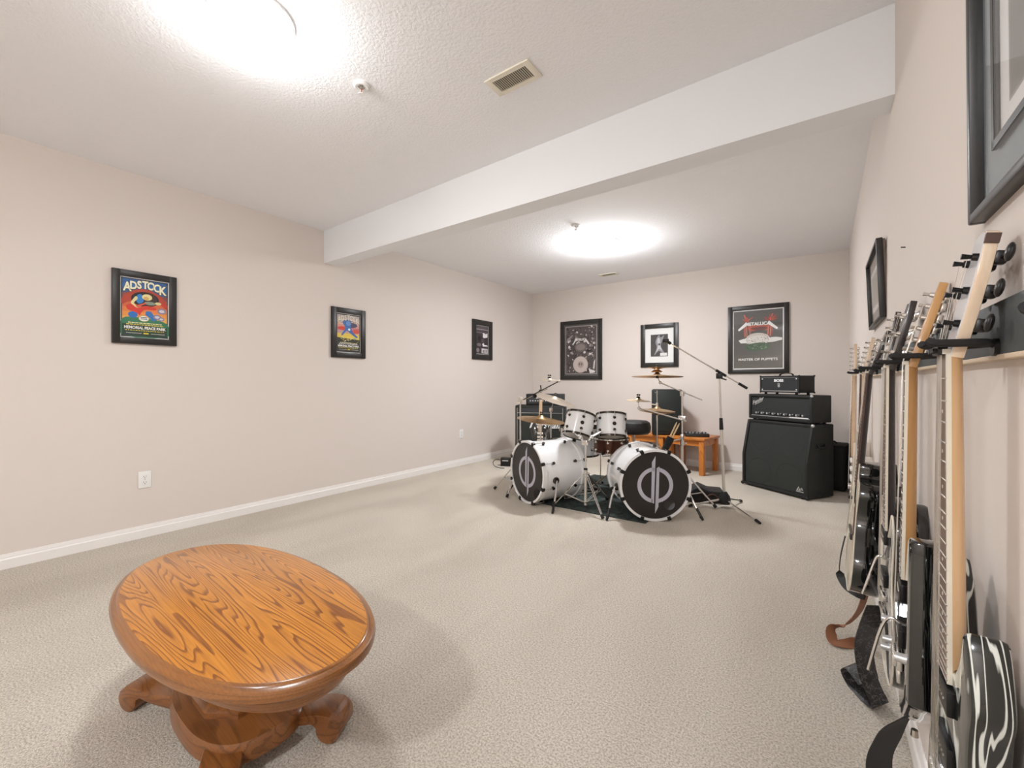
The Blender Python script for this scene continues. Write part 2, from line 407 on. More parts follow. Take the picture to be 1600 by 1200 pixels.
def vent(name, label, x0, x1, y0, y1, nl):
    t = thing(name, label, 'air vent', ((x0+x1)/2, (y0+y1)/2, H), group='ceiling air vents')
    a, c = (x1-x0)/2, (y1-y0)/2
    b = MB()
    for q in (-1, 1):
        b.box((q*(a-.016), 0, -.004), (.032, 2*c, .008), m_vent, bev=.002); b.box((0, q*(c-.012), -.004), (2*a-.06, .024, .008), m_vent)
    b.build('frame', t)
    MB().box((0, 0, -.001), (2*a-.06, 2*c-.045, .002), mat('duct_paint', '857d6c', .7)).build('duct_opening', t)
    b = MB(); n = nl
    for k in range(n):
        xx = -(a-.035)+(2*a-.07)*(k+.5)/n
        b.box((0, 0, 0), (.0085, 2*c-.046, .0015), m_vent, M=T(xx, 0, -.006) @ Ry(38))
    b.build('louvre', t)
vent('air_vent', 'cream louvred ceiling vent on the near side of the beam', -1.345, -1.09, 1.63, 1.76, 17)
vent('air_vent', 'small ceiling vent near the end wall beyond the beam', -2.50, -2.24, 5.46, 5.58, 17)
for (x, y), lb in zip([(-1.853, 1.298), (-1.88, 3.625)], ['white fire sprinkler beside the near ceiling vent', 'white fire sprinkler by the ceiling light beyond the beam']):
    t = thing('sprinkler', lb, 'sprinkler', (x, y, H), group='ceiling sprinklers')
    MB().ring([(.018, 0), (.04, 0), (.04, -.006), (.03, -.012), (.018, -.01)], m_white).build('escutcheon', t)
    b = MB(); b.cyl((0, 0, 0), (0, 0, -.02), .009, m_steel)
    for q in (-1, 1): b.tube([(q*.007, 0, -.018), (q*.014, 0, -.03), (q*.003, 0, -.045)], .0022, m_steel, 6)
    b.build('frame_arm', t)
    b = MB(); b.cyl((0, 0, -.02), (0, 0, -.04), .0025, mat('bulb_red', 'a0443a', .2)); b.lathe([(.001, -.045), (.016, -.045), (.016, -.047), (.001, -.047)], m_white, 14)
    b.build('deflector', t)

# ---------------------------------------------------------------- outlets
def outlet(y, z, label):
    t = thing('wall_outlet', label, 'outlet', (XL+.0005, y, z), 90, 'wall outlets')
    MB().box((0, -.003, 0), (.072, .006, .118), m_white, bev=.002).build('cover_plate', t)
    b = MB()
    for q in (-1, 1):
        b.box((0, -.0065, q*.02), (.034, .003, .028), m_white, bev=.001)
        for x, h_ in ((-.007, .009), (.007, .007)): b.box((x, -.0082, q*.02+.003), (.0022, .001, h_), m_dark)
        b.cyl((0, -.0078, q*.02-.008), (0, -.0087, q*.02-.008), .0025, m_dark, n=8)
    b.cyl((0, -.006, 0), (0, -.0075, 0), .003, m_steel, n=8)
    b.build('socket', t)
outlet(.968, .41, 'white duplex outlet on the left wall nearest the coffee table')
outlet(4.284, .42, 'white duplex outlet on the left wall near the far corner')

# ---------------------------------------------------------------- framed pictures
def frame(label, cx, cy, cz, rz, w_, h_, fw, name='framed_poster', rx=0, dep=.022, matw=0, matm=None, line=None, cat='picture'):
    t = thing(name, label, cat, (cx, cy, cz), rz, 'framed pictures on the walls', rx)
    b = MB()
    for q in (-1, 1):
        b.box((q*(w_/2-fw/2), -dep/2, 0), (fw, dep, h_), m_frame, bev=.003)
        b.box((0, -dep/2, q*(h_/2-fw/2)), (w_-2*fw+.004, dep, fw), m_frame, bev=.003)
    b.build('frame', t)
    iw, ih = w_-2*fw, h_-2*fw
    b = MB(); b.box((0, -.003, 0), (iw+.01, .004, ih+.01), matm or m_matw); b.build('mat_board', t)
    return t, iw-2*matw, ih-2*matw
class Art(MB):
    def __init__(s): super().__init__(); s.y = -.0056
    def up(s): s.y -= .00004
    def poly(s, pts, m): s.up(); s.flat(pts, s.y, m)
    def rect(s, x0, z0, x1, z1, m): s.poly([(x0, z0), (x1, z0), (x1, z1), (x0, z1)], m)
    def ell(s, x, z, a, c, m, n=20, rot=0):
        ca, sa = math.cos(rot), math.sin(rot)
        s.poly([(x+a*math.cos(2*PI*k/n)*ca-c*math.sin(2*PI*k/n)*sa, z+a*math.cos(2*PI*k/n)*sa+c*math.sin(2*PI*k/n)*ca) for k in range(n)], m)
    def word(s, body, x, z, size, m, bold=0., wid=1., shear=0., rot=0., align='CENTER'):
        s.up(); s.text(body, size, m, T(x, s.y, z) @ Ry(-rot), .00005, bold, align, shear, wid)
    def bars(s, x0, x1, z, h_, m, n, seed=1):
        r = random.Random(seed); x = x0; s.up()
        while x < x1:
            L = (x1-x0)/n*r.uniform(.5, 1.5); e = min(x+L, x1)
            s.flat([(x, z), (e, z), (e, z+h_), (x, z+h_)], s.y, m); x = e+(x1-x0)*.018
def glass(t, w_, h_, y): MB().box((0, y, 0), (w_, .001, h_), m_glass).build('glass', t, smooth=0)
ink = lambda c, r=.6: mat('ink_'+c, c, r)
# colour gig poster, shared design of the two on the left wall
def gig_poster(t, w_, h_, variant):
    a = Art(); X = lambda u: (u-.5)*w_; Zc = lambda v: (v-.5)*h_
    P = lambda *q: [(X(u), Zc(v)) for u, v in q]
    if variant == 0:
        a.rect(X(0), Zc(0), X(1), Zc(1), ink('20262c'))
        for k, c in enumerate(['f0b455', 'ef9a45', 'e98546', 'd86a3c', 'c0553a', '8f4a48', '3f5f8a', '2e6ba8', '2a5f9c']):
            a.rect(X(.02), Zc(.27+.079*k), X(.98), Zc(.27+.079*(k+1)+.002), ink(c))
        a.poly(P(*[(u, v) for u, v in spline([(.02, .66), (.2, .78), (.5, .84), (.8, .76), (.98, .62), (.98, .52), (.8, .6), (.5, .66), (.2, .62), (.02, .54)], 4)]), ink('b9432c'))
        a.ell(X(.5), Zc(.66), w_*.3, h_*.13, ink('1d1a1e'))
        a.ell(X(.6), Zc(.66), w_*.16, h_*.11, ink('3a2a2e'))
        a.poly(P(*spline([(.02, .30), (.3, .34), (.6, .33), (.98, .26), (.98, .02), (.02, .02)], 3)), ink('2f7a58'))
        a.poly(P((.02, .22), (.98, .19), (.98, .01), (.02, .01)), ink('173a30'))
        # a plain seated guitar player made of simple shapes
        a.ell(X(.24), Zc(.38), w_*.1, h_*.055, ink('1f6fbf')); a.poly(P((.52, .46), (.62, .46), (.76, .32), (.68, .29), (.5, .40)), ink('2b74bd'))
        a.poly(P(*spline([(.33, .72), (.42, .74), (.46, .62), (.36, .58), (.31, .63)], 4)), ink('2f86cf'))
        a.poly(P(*spline([(.22, .62), (.30, .70), (.34, .66), (.26, .58), (.34, .52), (.3, .5), (.2, .57)], 4)), ink('e9dca0'))
        a.ell(X(.54), Zc(.70), w_*.11, h_*.055, ink('efe0a0')); a.ell(X(.52), Zc(.68), w_*.06, h_*.03, ink('d9b56c')); a.ell(X(.6), Zc(.60), w_*.12, h_*.03, ink('8a9a86'))
        a.poly(P(*spline([(.10, .52), (.2, .56), (.34, .50), (.5, .55), (.72, .53), (.72, .49), (.5, .48), (.42, .43), (.38, .38), (.3, .42), (.14, .46)], 4)), ink('d9392b'))
        a.poly(P((.3, .54), (.52, .61), (.53, .59), (.32, .51)), ink('e0604a')); a.poly(P((.85, .63), (.97, .6), (.97, .55), (.86, .57)), ink('cf3a2d'))
        a.ell(X(.78), Zc(.61), w_*.07, h_*.025, ink('e2d59a'))
        for u, v, r_ in ((.86, .48, .1), (.76, .37, .09), (.85, .34, .07)): a.ell(X(u), Zc(v), w_*r_, h_*r_*.5, ink('8d86a0')); a.ell(X(u), Zc(v), w_*r_*.6, h_*r_*.25, ink('d9d4de'))
        a.ell(X(.47), Zc(.325), w_*.115, h_*.052, ink('c9b23c')); a.ell(X(.47), Zc(.325), w_*.1, h_*.045, ink('eef0ee')); a.bars(X(.4), X(.54), Zc(.335), h_*.014, ink('2a2a2a'), 3, 3); a.bars(X(.4), X(.54), Zc(.31), h_*.014, ink('2a2a2a'), 2, 4)
    else:
        a.rect(X(0), Zc(0), X(1), Zc(1), ink('23262b'))
        for k, c in enumerate(['e6d154', 'e8c84c', 'c9a0a0', 'c07a86', 'd99a8a', 'e0b9a8', 'd9c4b0', 'c8b8b4']):
            a.rect(X(.03), Zc(.33+.08*k), X(.97), Zc(.33+.08*(k+1)+.002), ink(c))
        a.ell(X(.25), Zc(.62), w_*.2, h_*.05, ink('d9412f')); a.ell(X(.82), Zc(.56), w_*.16, h_*.06, ink('d9503c')); a.ell(X(.62), Zc(.72), w_*.26, h_*.07, ink('4c4a66'))
        a.poly(P(*spline([(.25, .78), (.45, .86), (.62, .8), (.6, .66), (.72, .52), (.9, .42), (.82, .4), (.58, .5), (.42, .56), (.26, .44), (.2, .46), (.36, .64)], 4)), ink('3f6fb4'))
        a.ell(X(.5), Zc(.76), w_*.1, h_*.06, ink('6c94cc')); a.ell(X(.53), Zc(.6), w_*.05, h_*.03, ink('f2f2f0'))
        a.poly(P((.03, .38), (.97, .34), (.97, .02), (.03, .02)), ink('2b2b24'))
        for k in range(16):
            r = random.Random(k); a.ell(X(r.uniform(.1, .92)), Zc(r.uniform(.28, .38)), w_*r.uniform(.03, .07), h_*.014, ink(r.choice(['d9d0a0', '8a7a3a', '8f9a86', 'c9a040'])), 8, r.uniform(-1, 1))
    # headline in an arch
    for k, ch in enumerate('ADSTOCK'):
        u = .125+.125*k; dv = .035-.10*abs(k-3)/3*abs(k-3)/3
        for off, colr, sz in ((-.004, '1c2a44', 1.1), (0, 'f6f1cf' if variant == 0 else 'e6dccb', 1.)):
            a.word(ch, X(u), Zc(.88+dv*.6+off), h_*.185*(1+.15*(abs(k-3) > 2))*(1+(sz-1)*.4), ink(colr), w_*(.011 if sz == 1. else .018), wid=w_/h_*1.12)
        if variant == 0: a.poly(P((u-.035, .925+dv*.5), (u+.035, .925+dv*.5), (u+.03, .935+dv*.5), (u-.03, .935+dv*.5)), ink('bcd9ea'))
    a.bars(X(.14), X(.86), Zc(.235), h_*.016, ink('f1e8b0'), 14, 5); a.bars(X(.1), X(.9), Zc(.205), h_*.016, ink('e8c84c' if variant == 0 else 'eeeeee'), 16, 6)
    a.word('MEMORIAL PEACE PARK', X(.5), Zc(.158), h_*.066, ink('fbfbf6'), w_*.0035, wid=w_/h_*1.25)
    a.bars(X(.08), X(.92), Zc(.105), h_*.013, ink('e3cf5a'), 18, 7); a.rect(X(.46), Zc(.055), X(.57), Zc(.078), ink('f1d22e'))
    a.bars(X(.1), X(.42), Zc(.06), h_*.01, ink('c9c9b8'), 7, 8); a.bars(X(.62), X(.93), Zc(.06), h_*.01, ink('c9c9b8'), 6, 9)
    a.build('print', t, smooth=0, fix=False)
t, iw, ih = frame('black framed colour concert poster with a red guitar on the left wall', XL+.001, .970, 1.627, 90, .363, .510, .044)
gig_poster(t, iw-.013, ih-.013, 0); glass(t, iw, ih, -.0125)
t, iw, ih = frame('black framed concert poster with a blue figure, middle picture on the left wall', XL+.001, 2.594, 1.602, 90, .385, .500, .052)
gig_poster(t, iw-.013, ih-.013, 1); glass(t, iw, ih, -.0125)
t, iw, ih = frame('black framed black and white photo, far picture on the left wall', XL+.001, 4.715, 1.703, 90, .436, .556, .075, 'framed_photo')
a = Art(); W2, H2 = (iw-.012)/2, (ih-.012)/2
a.rect(-W2, -H2, W2, H2, ink('3b3136')); a.rect(-W2, H2*.45, W2, H2, ink('544a50')); a.rect(-W2, H2*.72, W2, H2*.78, ink('a59a9c')); a.rect(-W2, H2*.5, W2, H2*.53, ink('8a8084'))
for x, z, aa, cc, c in ((-.4, .1, .3, .2, '241c20'), (.3, .35, .3, .12, '201a1c'), (-.5, -.35, .35, .12, '7c7074'), (.1, -.05, .25, .16, '5a4f54'), (-.7, -.75, .25, .16, '8c8286')):
    a.ell(x*W2, z*H2, aa*W2, cc*H2, ink(c), 12)
a.poly([(W2*x, H2*z) for x, z in ((.1, .5), (.25, .52), (.5, .45), (.85, .5), (.85, .22), (.3, .15), (.1, .2))], ink('eeeaea'))
a.poly([(W2*x, H2*z) for x, z in ((0, -.28), (.25, -.2), (.3, -.32), (.8, -.35), (.9, -.42), (.1, -.46))], ink('f2f0f0'))
a.rect(-W2*.1, -H2*.95, W2*.9, -H2*.6, ink('ddd8da')); a.rect(W2*.05, -H2*.9, W2*.4, -H2*.7, ink('8f878b')); a.rect(W2*.5, -H2*.9, W2*.8, -H2*.66, ink('a59da1'))
a.build('print', t, smooth=0, fix=False); glass(t, iw, ih, -.0125)

# end wall
t, iw, ih = frame('tall black framed black and white collage with a round disc, on the end wall', -3.04, YB-.001, 1.604, 0, .707, .915, .06, matw=.0, matm=m_mat)
a = Art(); W2, H2 = iw/2-.035, ih/2-.035
a.rect(-W2-.008, -H2-.008, W2+.008, H2+.008, ink('b5a9a6')); a.rect(-W2, -H2, W2, H2, ink('4a4140'))
r = random.Random(11)
for k in range(230):
    x, z = r.uniform(-.94, .94), r.uniform(-.97, .97); g = r.choice(['2a2322', '332b2a', '5c5251', '7b706e', 'a79c99', 'd2cac7', '1f1a19', '3a3231'])
    a.ell(x*W2, z*H2, r.uniform(.02, .09)*W2, r.uniform(.012, .075)*H2, ink(g), 7, r.uniform(0, 3)) if -.9 < x < .9 else None
    pass
a.poly([(W2*x, H2*z) for x, z in ((-.95, .32), (-.5, .62), (-.55, .66), (-.9, .5))], ink('8f8583'))
a.ell(0, H2*.12, W2*.4, H2*.2, ink('6a5f5d')); a.ell(0, H2*.12, W2*.3, H2*.13, ink('827774'))
a.word('METALLICA', 0, H2*.44, H2*.13, ink('e6e0dd'), .002, wid=.8)
a.poly([(W2*x, H2*z) for x, z in ((-.36, .46), (-.3, .40), (-.5, .22), (-.55, .24))], ink('dcd5d2')); a.poly([(W2*x, H2*z) for x, z in ((.36, .46), (.3, .40), (.5, .22), (.58, .26))], ink('dcd5d2'))
a.ell(-.01*W2, -.62*H2, W2*.5, W2*.5, ink('9d918c'), 40); a.ell(-.01*W2, -.62*H2, W2*.47, W2*.47, ink('c0b3ad'), 40); a.ell(0, -.62*H2, W2*.2, W2*.2, ink('a8958d'), 20)
for q in (-1, 1): a.ell(q*W2*.07, -.6*H2, W2*.045, W2*.08, ink('6f5f5a'), 10)
a.poly([(W2*x, H2*z) for x, z in ((.52, -.8), (.95, -.9), (.9, -.97), (.6, -.99))], ink('dad3d0')); a.poly([(W2*x, H2*z) for x, z in ((.85, -.5), (.95, -.4), (.9, -.8), (.8, -.8))], ink('cfc7c4'))
a.build('print', t, smooth=0, fix=False); glass(t, iw, ih, -.0125)
t, iw, ih = frame('black framed small photo in a wide white mat on the end wall', -1.845, YB-.001, 1.614, 0, .514, .598, .062, 'framed_photo')
a = Art(); W2, H2 = iw*.30, ih*.32
a.rect(-W2, -H2, W2, H2, ink('3c3a3c'))
a.poly([(W2*x, H2*z) for x, z in spline([(-.25, .75), (.0, .95), (.15, .7), (.55, .9), (.3, .3), (.2, -.1), (.7, -.85), (.2, -.6), (-.1, -.5), (-.6, -.9), (-.3, -.2), (-.45, .3)], 4)], ink('8e8c90'))
a.poly([(W2*x, H2*z) for x, z in spline([(-.1, .7), (.1, .5), (.1, 0), (.3, -.5), (0, -.3), (-.35, -.6), (-.15, 0), (-.25, .4)], 4)], ink('c4c2c6'))
a.ell(0, H2*.1, W2*.12, H2*.1, ink('4a484a')); a.rect(W2*.1, -H2*.95, W2*.9, -H2*.68, ink('e3e1df'))
a.build('print', t, smooth=0, fix=False); glass(t, iw, ih, -.0125)
t, iw, ih = frame('large black framed grey poster with red marks on the end wall above the amplifiers', -.659, YB-.001, 1.630, 0, .652, .836, .052)
a = Art(); W2, H2 = iw/2-.014, ih/2-.014
a.rect(-W2, -H2, W2, H2, ink('55534f')); a.rect(-W2, H2*.55, W2, H2, ink('605e5b')); a.rect(-W2, -H2, W2, -H2*.55, ink('5d5a52'))
r = random.Random(4)
for cx_, n in ((.5, 26), (-.45, 18)):
    for k in range(n):
        an = r.uniform(-.2, 3.3); L = r.uniform(.12, .34)
        x0, z0 = cx_*W2, H2*.62; x1, z1 = x0+math.cos(an)*L*W2, z0+math.sin(an)*L*H2*.8
        a.poly([(x0-.004, z0), (x0+.004, z0), (x1+.007, z1), (x1-.007, z1)], ink(r.choice(['d9684f', 'c9573f', 'b7453a', 'a85a50'])))
a.poly([(W2*x, H2*z) for x, z in spline([(-.4, .45), (0, .5), (.5, .46), (.42, .3), (.1, .34), (-.3, .28)], 4)], ink('b5503c')); a.poly([(W2*x, H2*z) for x, z in spline([(-.3, .38), (.2, .43), (.4, .36), (.1, .30)], 4)], ink('6a3630'))
for k in range(30):
    s_ = -1 if k % 2 else 1; x0 = s_*r.uniform(.3, .62); a.poly([(W2*x0, H2*.5), (W2*(x0+.014), H2*.5), (W2*(x0+.012-.06*s_*r.random()), H2*r.uniform(.05, .2)), (W2*(x0-.06*s_*r.random()), H2*.1)], ink(r.choice(['c96a58', 'd98a78', '9a4a40'])))
a.ell(0, H2*.0, W2*.5, H2*.22, ink('cbc3bb'), 30)      # plain pale dome over a green band, generic stand-in
a.poly([(W2*x, H2*z) for x, z in ((-.8, -.02), (-.6, .03), (.75, .05), (.98, .02), (.98, -.06), (.6, -.12), (-.7, -.12))], ink('e6e5e2'))
a.ell(0, -H2*.03, W2*.46, H2*.16, ink('dad6d0'), 30)
for k in range(60): a.ell(W2*r.uniform(-.52, .52), H2*r.uniform(-.16, .06), W2*.018, H2*.012, ink(r.choice(['3f3e3c', '8e8a86', 'f0efed'])), 6)
a.poly([(W2*x, H2*z) for x, z in spline([(-.52, -.2), (-.2, -.14), (.2, -.12), (.5, -.2), (.44, -.36), (.1, -.4), (-.3, -.4), (-.5, -.34)], 4)], ink('3e5a42'))
for k in range(30): a.ell(W2*r.uniform(-.42, .42), H2*r.uniform(-.34, -.2), W2*.03, H2*.02, ink(r.choice(['587a58', '2c3f30', '7d9478'])), 6)
a.word('METALLICA', 0, H2*.53, H2*.15, ink('f1efec'), .0025, wid=.98)
for s_ in (-1, 1): a.poly([(s_*W2*x, H2*z) for x, z in ((.46, .62), (.42, .5), (.78, .30), (.82, .36))], ink('efedea'))
a.word('MASTER OF PUPPETS', 0, -H2*.70, H2*.115, ink('e9e7e4'), .0012, wid=1.12)
a.build('print', t, smooth=0, fix=False); glass(t, iw, ih, -.0125)

# right wall
def lean_frame(label, y0, y1, z0, z1, xb, xt, matm, fw, outer):
    w_, h_ = y1-y0, z1-z0; ang = math.degrees(math.atan2(xb-xt, h_))
    t = thing('framed_picture', label, 'picture', (xb, (y0+y1)/2, z0), -90, 'framed pictures on the walls', 0)
    t.rotation_euler = (math.radians(ang), 0, math.radians(-90))
    b = MB()
    for q in (-1, 1):
        b.box((q*(w_/2-fw/2), .012, h_/2), (fw, .024, h_), m_frame, bev=.003)
        b.box((0, .012, h_/2+q*(h_/2-fw/2)), (w_-2*fw+.004, .024, fw), m_frame, bev=.003)
        b.box((q*(w_/2-.01), .028, h_/2), (.012, .01, h_-.02), m_framebr); b.box((0, .028, h_/2+q*(h_/2-.01)), (w_-.02, .01, .012), m_framebr)
    b.build('frame', t)
    return t, w_, h_, fw
t, w_, h_, fw = lean_frame('large framed poster with blue grey mat high on the right wall nearest the camera', .42, 1.075, 1.372, 2.22, .202, .196, m_matg, .016, 0)
MB().box((0, .02, h_/2), (w_-.03, .004, h_-.03), m_matg).build('mat_board', t)
b = MB()
for q in (-1, 1):
    b.box((q*(w_/2-.095), .013, h_/2), (.012, .006, h_-.18), m_frame); b.box((0, .013, h_/2+q*(h_/2-.095)), (w_-.18, .006, .012), m_frame)
b.build('inner_frame', t)
a = Art(); a.y = .018; cz = h_/2
a.poly([(x*(w_/2-.1), cz+z*(h_/2-.1)) for x, z in ((-1, -1), (1, -1), (1, 1), (-1, 1))], m_matw)
a.poly([(x*(w_/2-.138), cz+z*(h_/2-.138)) for x, z in ((-1, -1), (1, -1), (1, 1), (-1, 1))], ink('9a9690'))
a.poly([(x*(w_/2-.143), cz+z*(h_/2-.143)) for x, z in ((-1, -1), (1, -1), (1, 1), (-1, 1))], ink('77736a'))
for k in range(6): a.poly([(-.155+.045*k, cz-.02), (-.135+.045*k, cz-.02), (-.115+.05*k, cz+.06), (-.14+.05*k, cz+.06)], ink('c9cbc6'))
a.poly([(-.158, cz-.115), (-.15, cz-.105), (-.12, cz+.05), (-.14, cz+.04)], ink('c9cbc6'))
a.build('print', t, smooth=0, fix=False); MB().box((0, .011, cz), (w_-.03, .001, h_-.03), m_glass).build('glass', t, smooth=0)
t, w_, h_, fw = lean_frame('landscape black framed picture tilting off the right wall above the far guitars', 2.50, 3.08, 1.388, 1.742, .198, .184, m_matg, .014, 0)
MB().box((0, .018, h_/2), (w_-.02, .004, h_-.02), mat('brown_grey_mat', '7a7066', .6)).build('mat_board', t)
a = Art(); a.y = .0155; cz = h_/2
a.poly([(x*(w_/2-.07), cz+z*(h_/2-.075)) for x, z in ((-1, -1), (1, -1), (1, 1), (-1, 1))], m_matw)
a.poly([(x*(w_/2-.11), cz+z*(h_/2-.10)) for x, z in ((-1, -1), (1, -1), (1, 1), (-1, 1))], ink('a8a298'))
a.build('print', t, smooth=0, fix=False); MB().box((0, .011, cz), (w_-.02, .001, h_-.02), m_glass).build('glass', t, smooth=0)

# ---------------------------------------------------------------- oak coffee table
def sup(a, c, n=2.23, k=72):
    out = []
    for i in range(k):
        t_ = 2*PI*i/k; ct, st = math.cos(t_), math.sin(t_)
        out.append((a*math.copysign(abs(ct)**(2/n), ct), c*math.copysign(abs(st)**(2/n), st)))
    return out
ct = thing('coffee_table', 'oval honey oak coffee table on a pedestal with scroll feet', 'coffee table', (-1.543, .615, 0), -2.1)
def oval_stack(layers, m, mtop=None):
    b = MB(); k = 72; vs, fs = [], []
    for (o, z) in layers: vs += [(x, y, z) for x, y in sup(.595+o, .281+o)]
    n = k
    for i in range(len(layers)-1):
        for j in range(n): fs.append((i*n+j, i*n+(j+1) % n, (i+1)*n+(j+1) % n, (i+1)*n+j))
    fs.append(tuple(range(n-1, -1, -1)))
    b.faces(vs, fs, m)
    b.bm.verts.ensure_lookup_table(); vv = b.bm.verts[(len(layers)-1)*n:len(layers)*n]
    f = b.bm.faces.new(vv); f.material_index = b.mi(mtop or m)
    return b
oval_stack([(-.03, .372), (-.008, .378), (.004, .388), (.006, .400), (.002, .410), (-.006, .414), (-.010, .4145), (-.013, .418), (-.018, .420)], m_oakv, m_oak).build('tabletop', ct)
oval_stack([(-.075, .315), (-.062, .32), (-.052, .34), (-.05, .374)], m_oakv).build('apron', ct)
def ngon(r, n, rot=0): return [(r*math.cos(2*PI*(k+.5)/n+rot), r*math.sin(2*PI*(k+.5)/n+rot)) for k in range(n)]
def octa(layers, m, n=8, sx=1.25):
    b = MB(); vs, fs = [], []
    for r, z in layers: vs += [(x*sx, y, z) for x, y in ngon(r, n)]
    for i in range(len(layers)-1):
        for j in range(n): fs.append((i*n+j, i*n+(j+1) % n, (i+1)*n+(j+1) % n, (i+1)*n+j))
    fs += [tuple(range(n-1, -1, -1)), tuple(range((len(layers)-1)*n, len(layers)*n))]
    b.faces(vs, fs, m); return b
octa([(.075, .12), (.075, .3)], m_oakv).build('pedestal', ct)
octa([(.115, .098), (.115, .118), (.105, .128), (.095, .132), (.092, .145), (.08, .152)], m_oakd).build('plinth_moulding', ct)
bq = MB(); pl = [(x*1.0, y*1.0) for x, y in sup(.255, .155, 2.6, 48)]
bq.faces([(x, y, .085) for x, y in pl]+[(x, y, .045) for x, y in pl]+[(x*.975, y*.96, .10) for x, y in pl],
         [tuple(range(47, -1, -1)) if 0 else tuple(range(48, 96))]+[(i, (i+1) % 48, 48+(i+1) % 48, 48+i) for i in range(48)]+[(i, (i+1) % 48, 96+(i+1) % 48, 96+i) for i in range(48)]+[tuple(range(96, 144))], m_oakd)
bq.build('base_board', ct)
def scroll_leg(ang, L, wd=.1):
    # side profile: horizontal r (outwards), z
    top = spline([(.0, .096), (.10, .096), (.20, .086), (L-.13, .078), (L-.07, .088), (L-.03, .086)], 5, False)
    circ = [(L-.038+.038*math.cos(a_), .042+.041*math.sin(a_)) for a_ in [math.radians(d) for d in range(70, -190, -15)]]
    bot = spline([(L-.09, .055), (L-.14, .045), (.20, .040), (.12, .042), (0, .042)], 5, False)
    prof = top+circ+bot
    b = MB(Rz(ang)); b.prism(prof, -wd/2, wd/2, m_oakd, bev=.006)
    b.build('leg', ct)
for a_, L in ((205, .43), (-28, .43), (31, .375), (152, .42)): scroll_leg(a_, L)

# ---------------------------------------------------------------- drum kit
tag(MB().box((-1.68, 4.05, .004), (1.1, 1.42, .008), m_rug, bev=.003).build('rug'), 'dark green rug lying under the drum kit', 'rug')
def lug_pair(b, R, y, ang, m): pass
def bass_drum(label, loc, rz, hole):
    t = thing('bass_drum', label, 'bass drum', loc, rz, 'white bass drums')
    R, D = .272, .46; A = T(0, 0, .287) @ Rx(-90)       # local z axis -> +Y (front at 0)
    MB(A).ring([(R, .03), (R, D-.03), (R-.01, D-.03), (R-.01, .03)], m_drum, 56).build('shell', t, 50)
    for nm, z0, z1 in (('front_hoop', -.006, .036), ('rear_hoop', D-.036, D+.006)):
        MB(A).ring([(R+.013, z0), (R+.013, z1), (R-.006, z1), (R-.006, z0)], m_drum, 56).build(nm, t, 50)
    # front head with a real port hole
    bm = MB(T(0, .004, .287))
    out = [(math.cos(2*PI*k/64)*(R-.004), math.sin(2*PI*k/64)*(R-.004)) for k in range(64)]
    hx, hz, hr = hole
    inn = [(hx+hr*math.cos(2*PI*k/28), hz+hr*math.sin(2*PI*k/28)) for k in range(28)]
    edges = []
    for loop in (out, inn):
        V = [bm.bm.verts.new(bm.M @ Vector((x, 0, z))) for x, z in loop]
        edges += [bm.bm.edges.new((V[i], V[(i+1) % len(V)])) for i in range(len(V))]
    bm.mi(m_bhead); bmesh.ops.triangle_fill(bm.bm, edges=edges, use_beauty=True)
    hd = bm.build('front_head', t)
    MB(T(hx, .004, .287+hz) @ Rx(90)).ring([(hr, -.001), (hr+.005, -.001), (hr+.005, .002), (hr, .002)], m_bhead, 28).build('port_ring', hd)
    MB(A).lathe([(R-.004, D-.006), (.001, D-.006)], m_head, 48).build('rear_head', t)
    # split round monogram
    lg = MB(T(0, .0028, .287))
    def arc(r0, r1, a0, a1, n=20):
        P = [(r1*math.cos(math.radians(a0+(a1-a0)*k/n)), r1*math.sin(math.radians(a0+(a1-a0)*k/n))) for k in range(n+1)]
        P += [(r0*math.cos(math.radians(a1+(a0-a1)*k/n)), r0*math.sin(math.radians(a1+(a0-a1)*k/n))) for k in range(n+1)]
        n2 = len(P)//2; vs = [(x, 0, z) for x, z in P]; fs = [(k, k+1, 2*n2-2-k, 2*n2-1-k) for k in range(n2-1)]
        lg.faces(vs, fs, m_logo)
    arc(.112, .142, 92, 262); arc(.112, .142, -82, 80)
    lg.flat([(-.033, -.136), (-.010, -.146), (.003, .232), (-.026, .182)], 0, m_logo)
    lg.flat([(.012, .136), (.034, .148), (.025, -.172), (-.002, -.226)], 0, m_logo)
    lg.build('monogram', t, fix=False)
    for k in range(8):
        an = 2*PI*(k+.5)/8; c, s_ = math.cos(an), math.sin(an)
        for y, ya, yb in ((.11, -.012, 0), (D-.11, D+.012, D)):
            b = MB(T(0, 0, .287)); b.cyl((c*(R-.002), y, s_*(R-.002)), (c*(R+.022), y, s_*(R+.022)), .011, m_blackn, .014, 10)
            b.cyl((c*(R+.018), ya, s_*(R+.018)), (c*(R+.018), y, s_*(R+.018)), .0032, m_chrome, n=6)
            b.box((R+.010, 0, 0), (.032, .03, .028), m_blackm, M=T(0, yb, 0) @ Ry(-math.degrees(an)), bev=.004); b.build('tension_lug', t)
    for q in (-1, 1):
        b = MB(); b.lathe([(.001, -.004), (.03, -.004), (.03, .012), (.02, .02), (.001, .02)], m_blackn, 16, M=T(q*(R-.002), .13, .245) @ Ry(90*q))
        b.tube([(q*(R+.015), .13, .245), (q*(R+.05), .10, .17), (q*(R+.10), .03, .03)], .009, m_chrome, 8)
        b.tube([(q*(R+.078), .055, .09), (q*(R+.105), .024, .022)], .011, m_blackm, 8); b.cyl((q*(R+.10), .03, .03), (q*(R+.112), .012, .006), .013, m_rubber, .009)
        b.build('spur', t)
    return t
bass_drum('white bass drum on the left of the kit, turned away, black front with a monogram', (-2.203, 3.281, 0), -24, (.165, -.17, .045))
bass_drum('white bass drum on the right of the kit, facing forward, black front with a monogram', (-1.086, 3.446, 0), 35.8, (.115, -.155, .042))

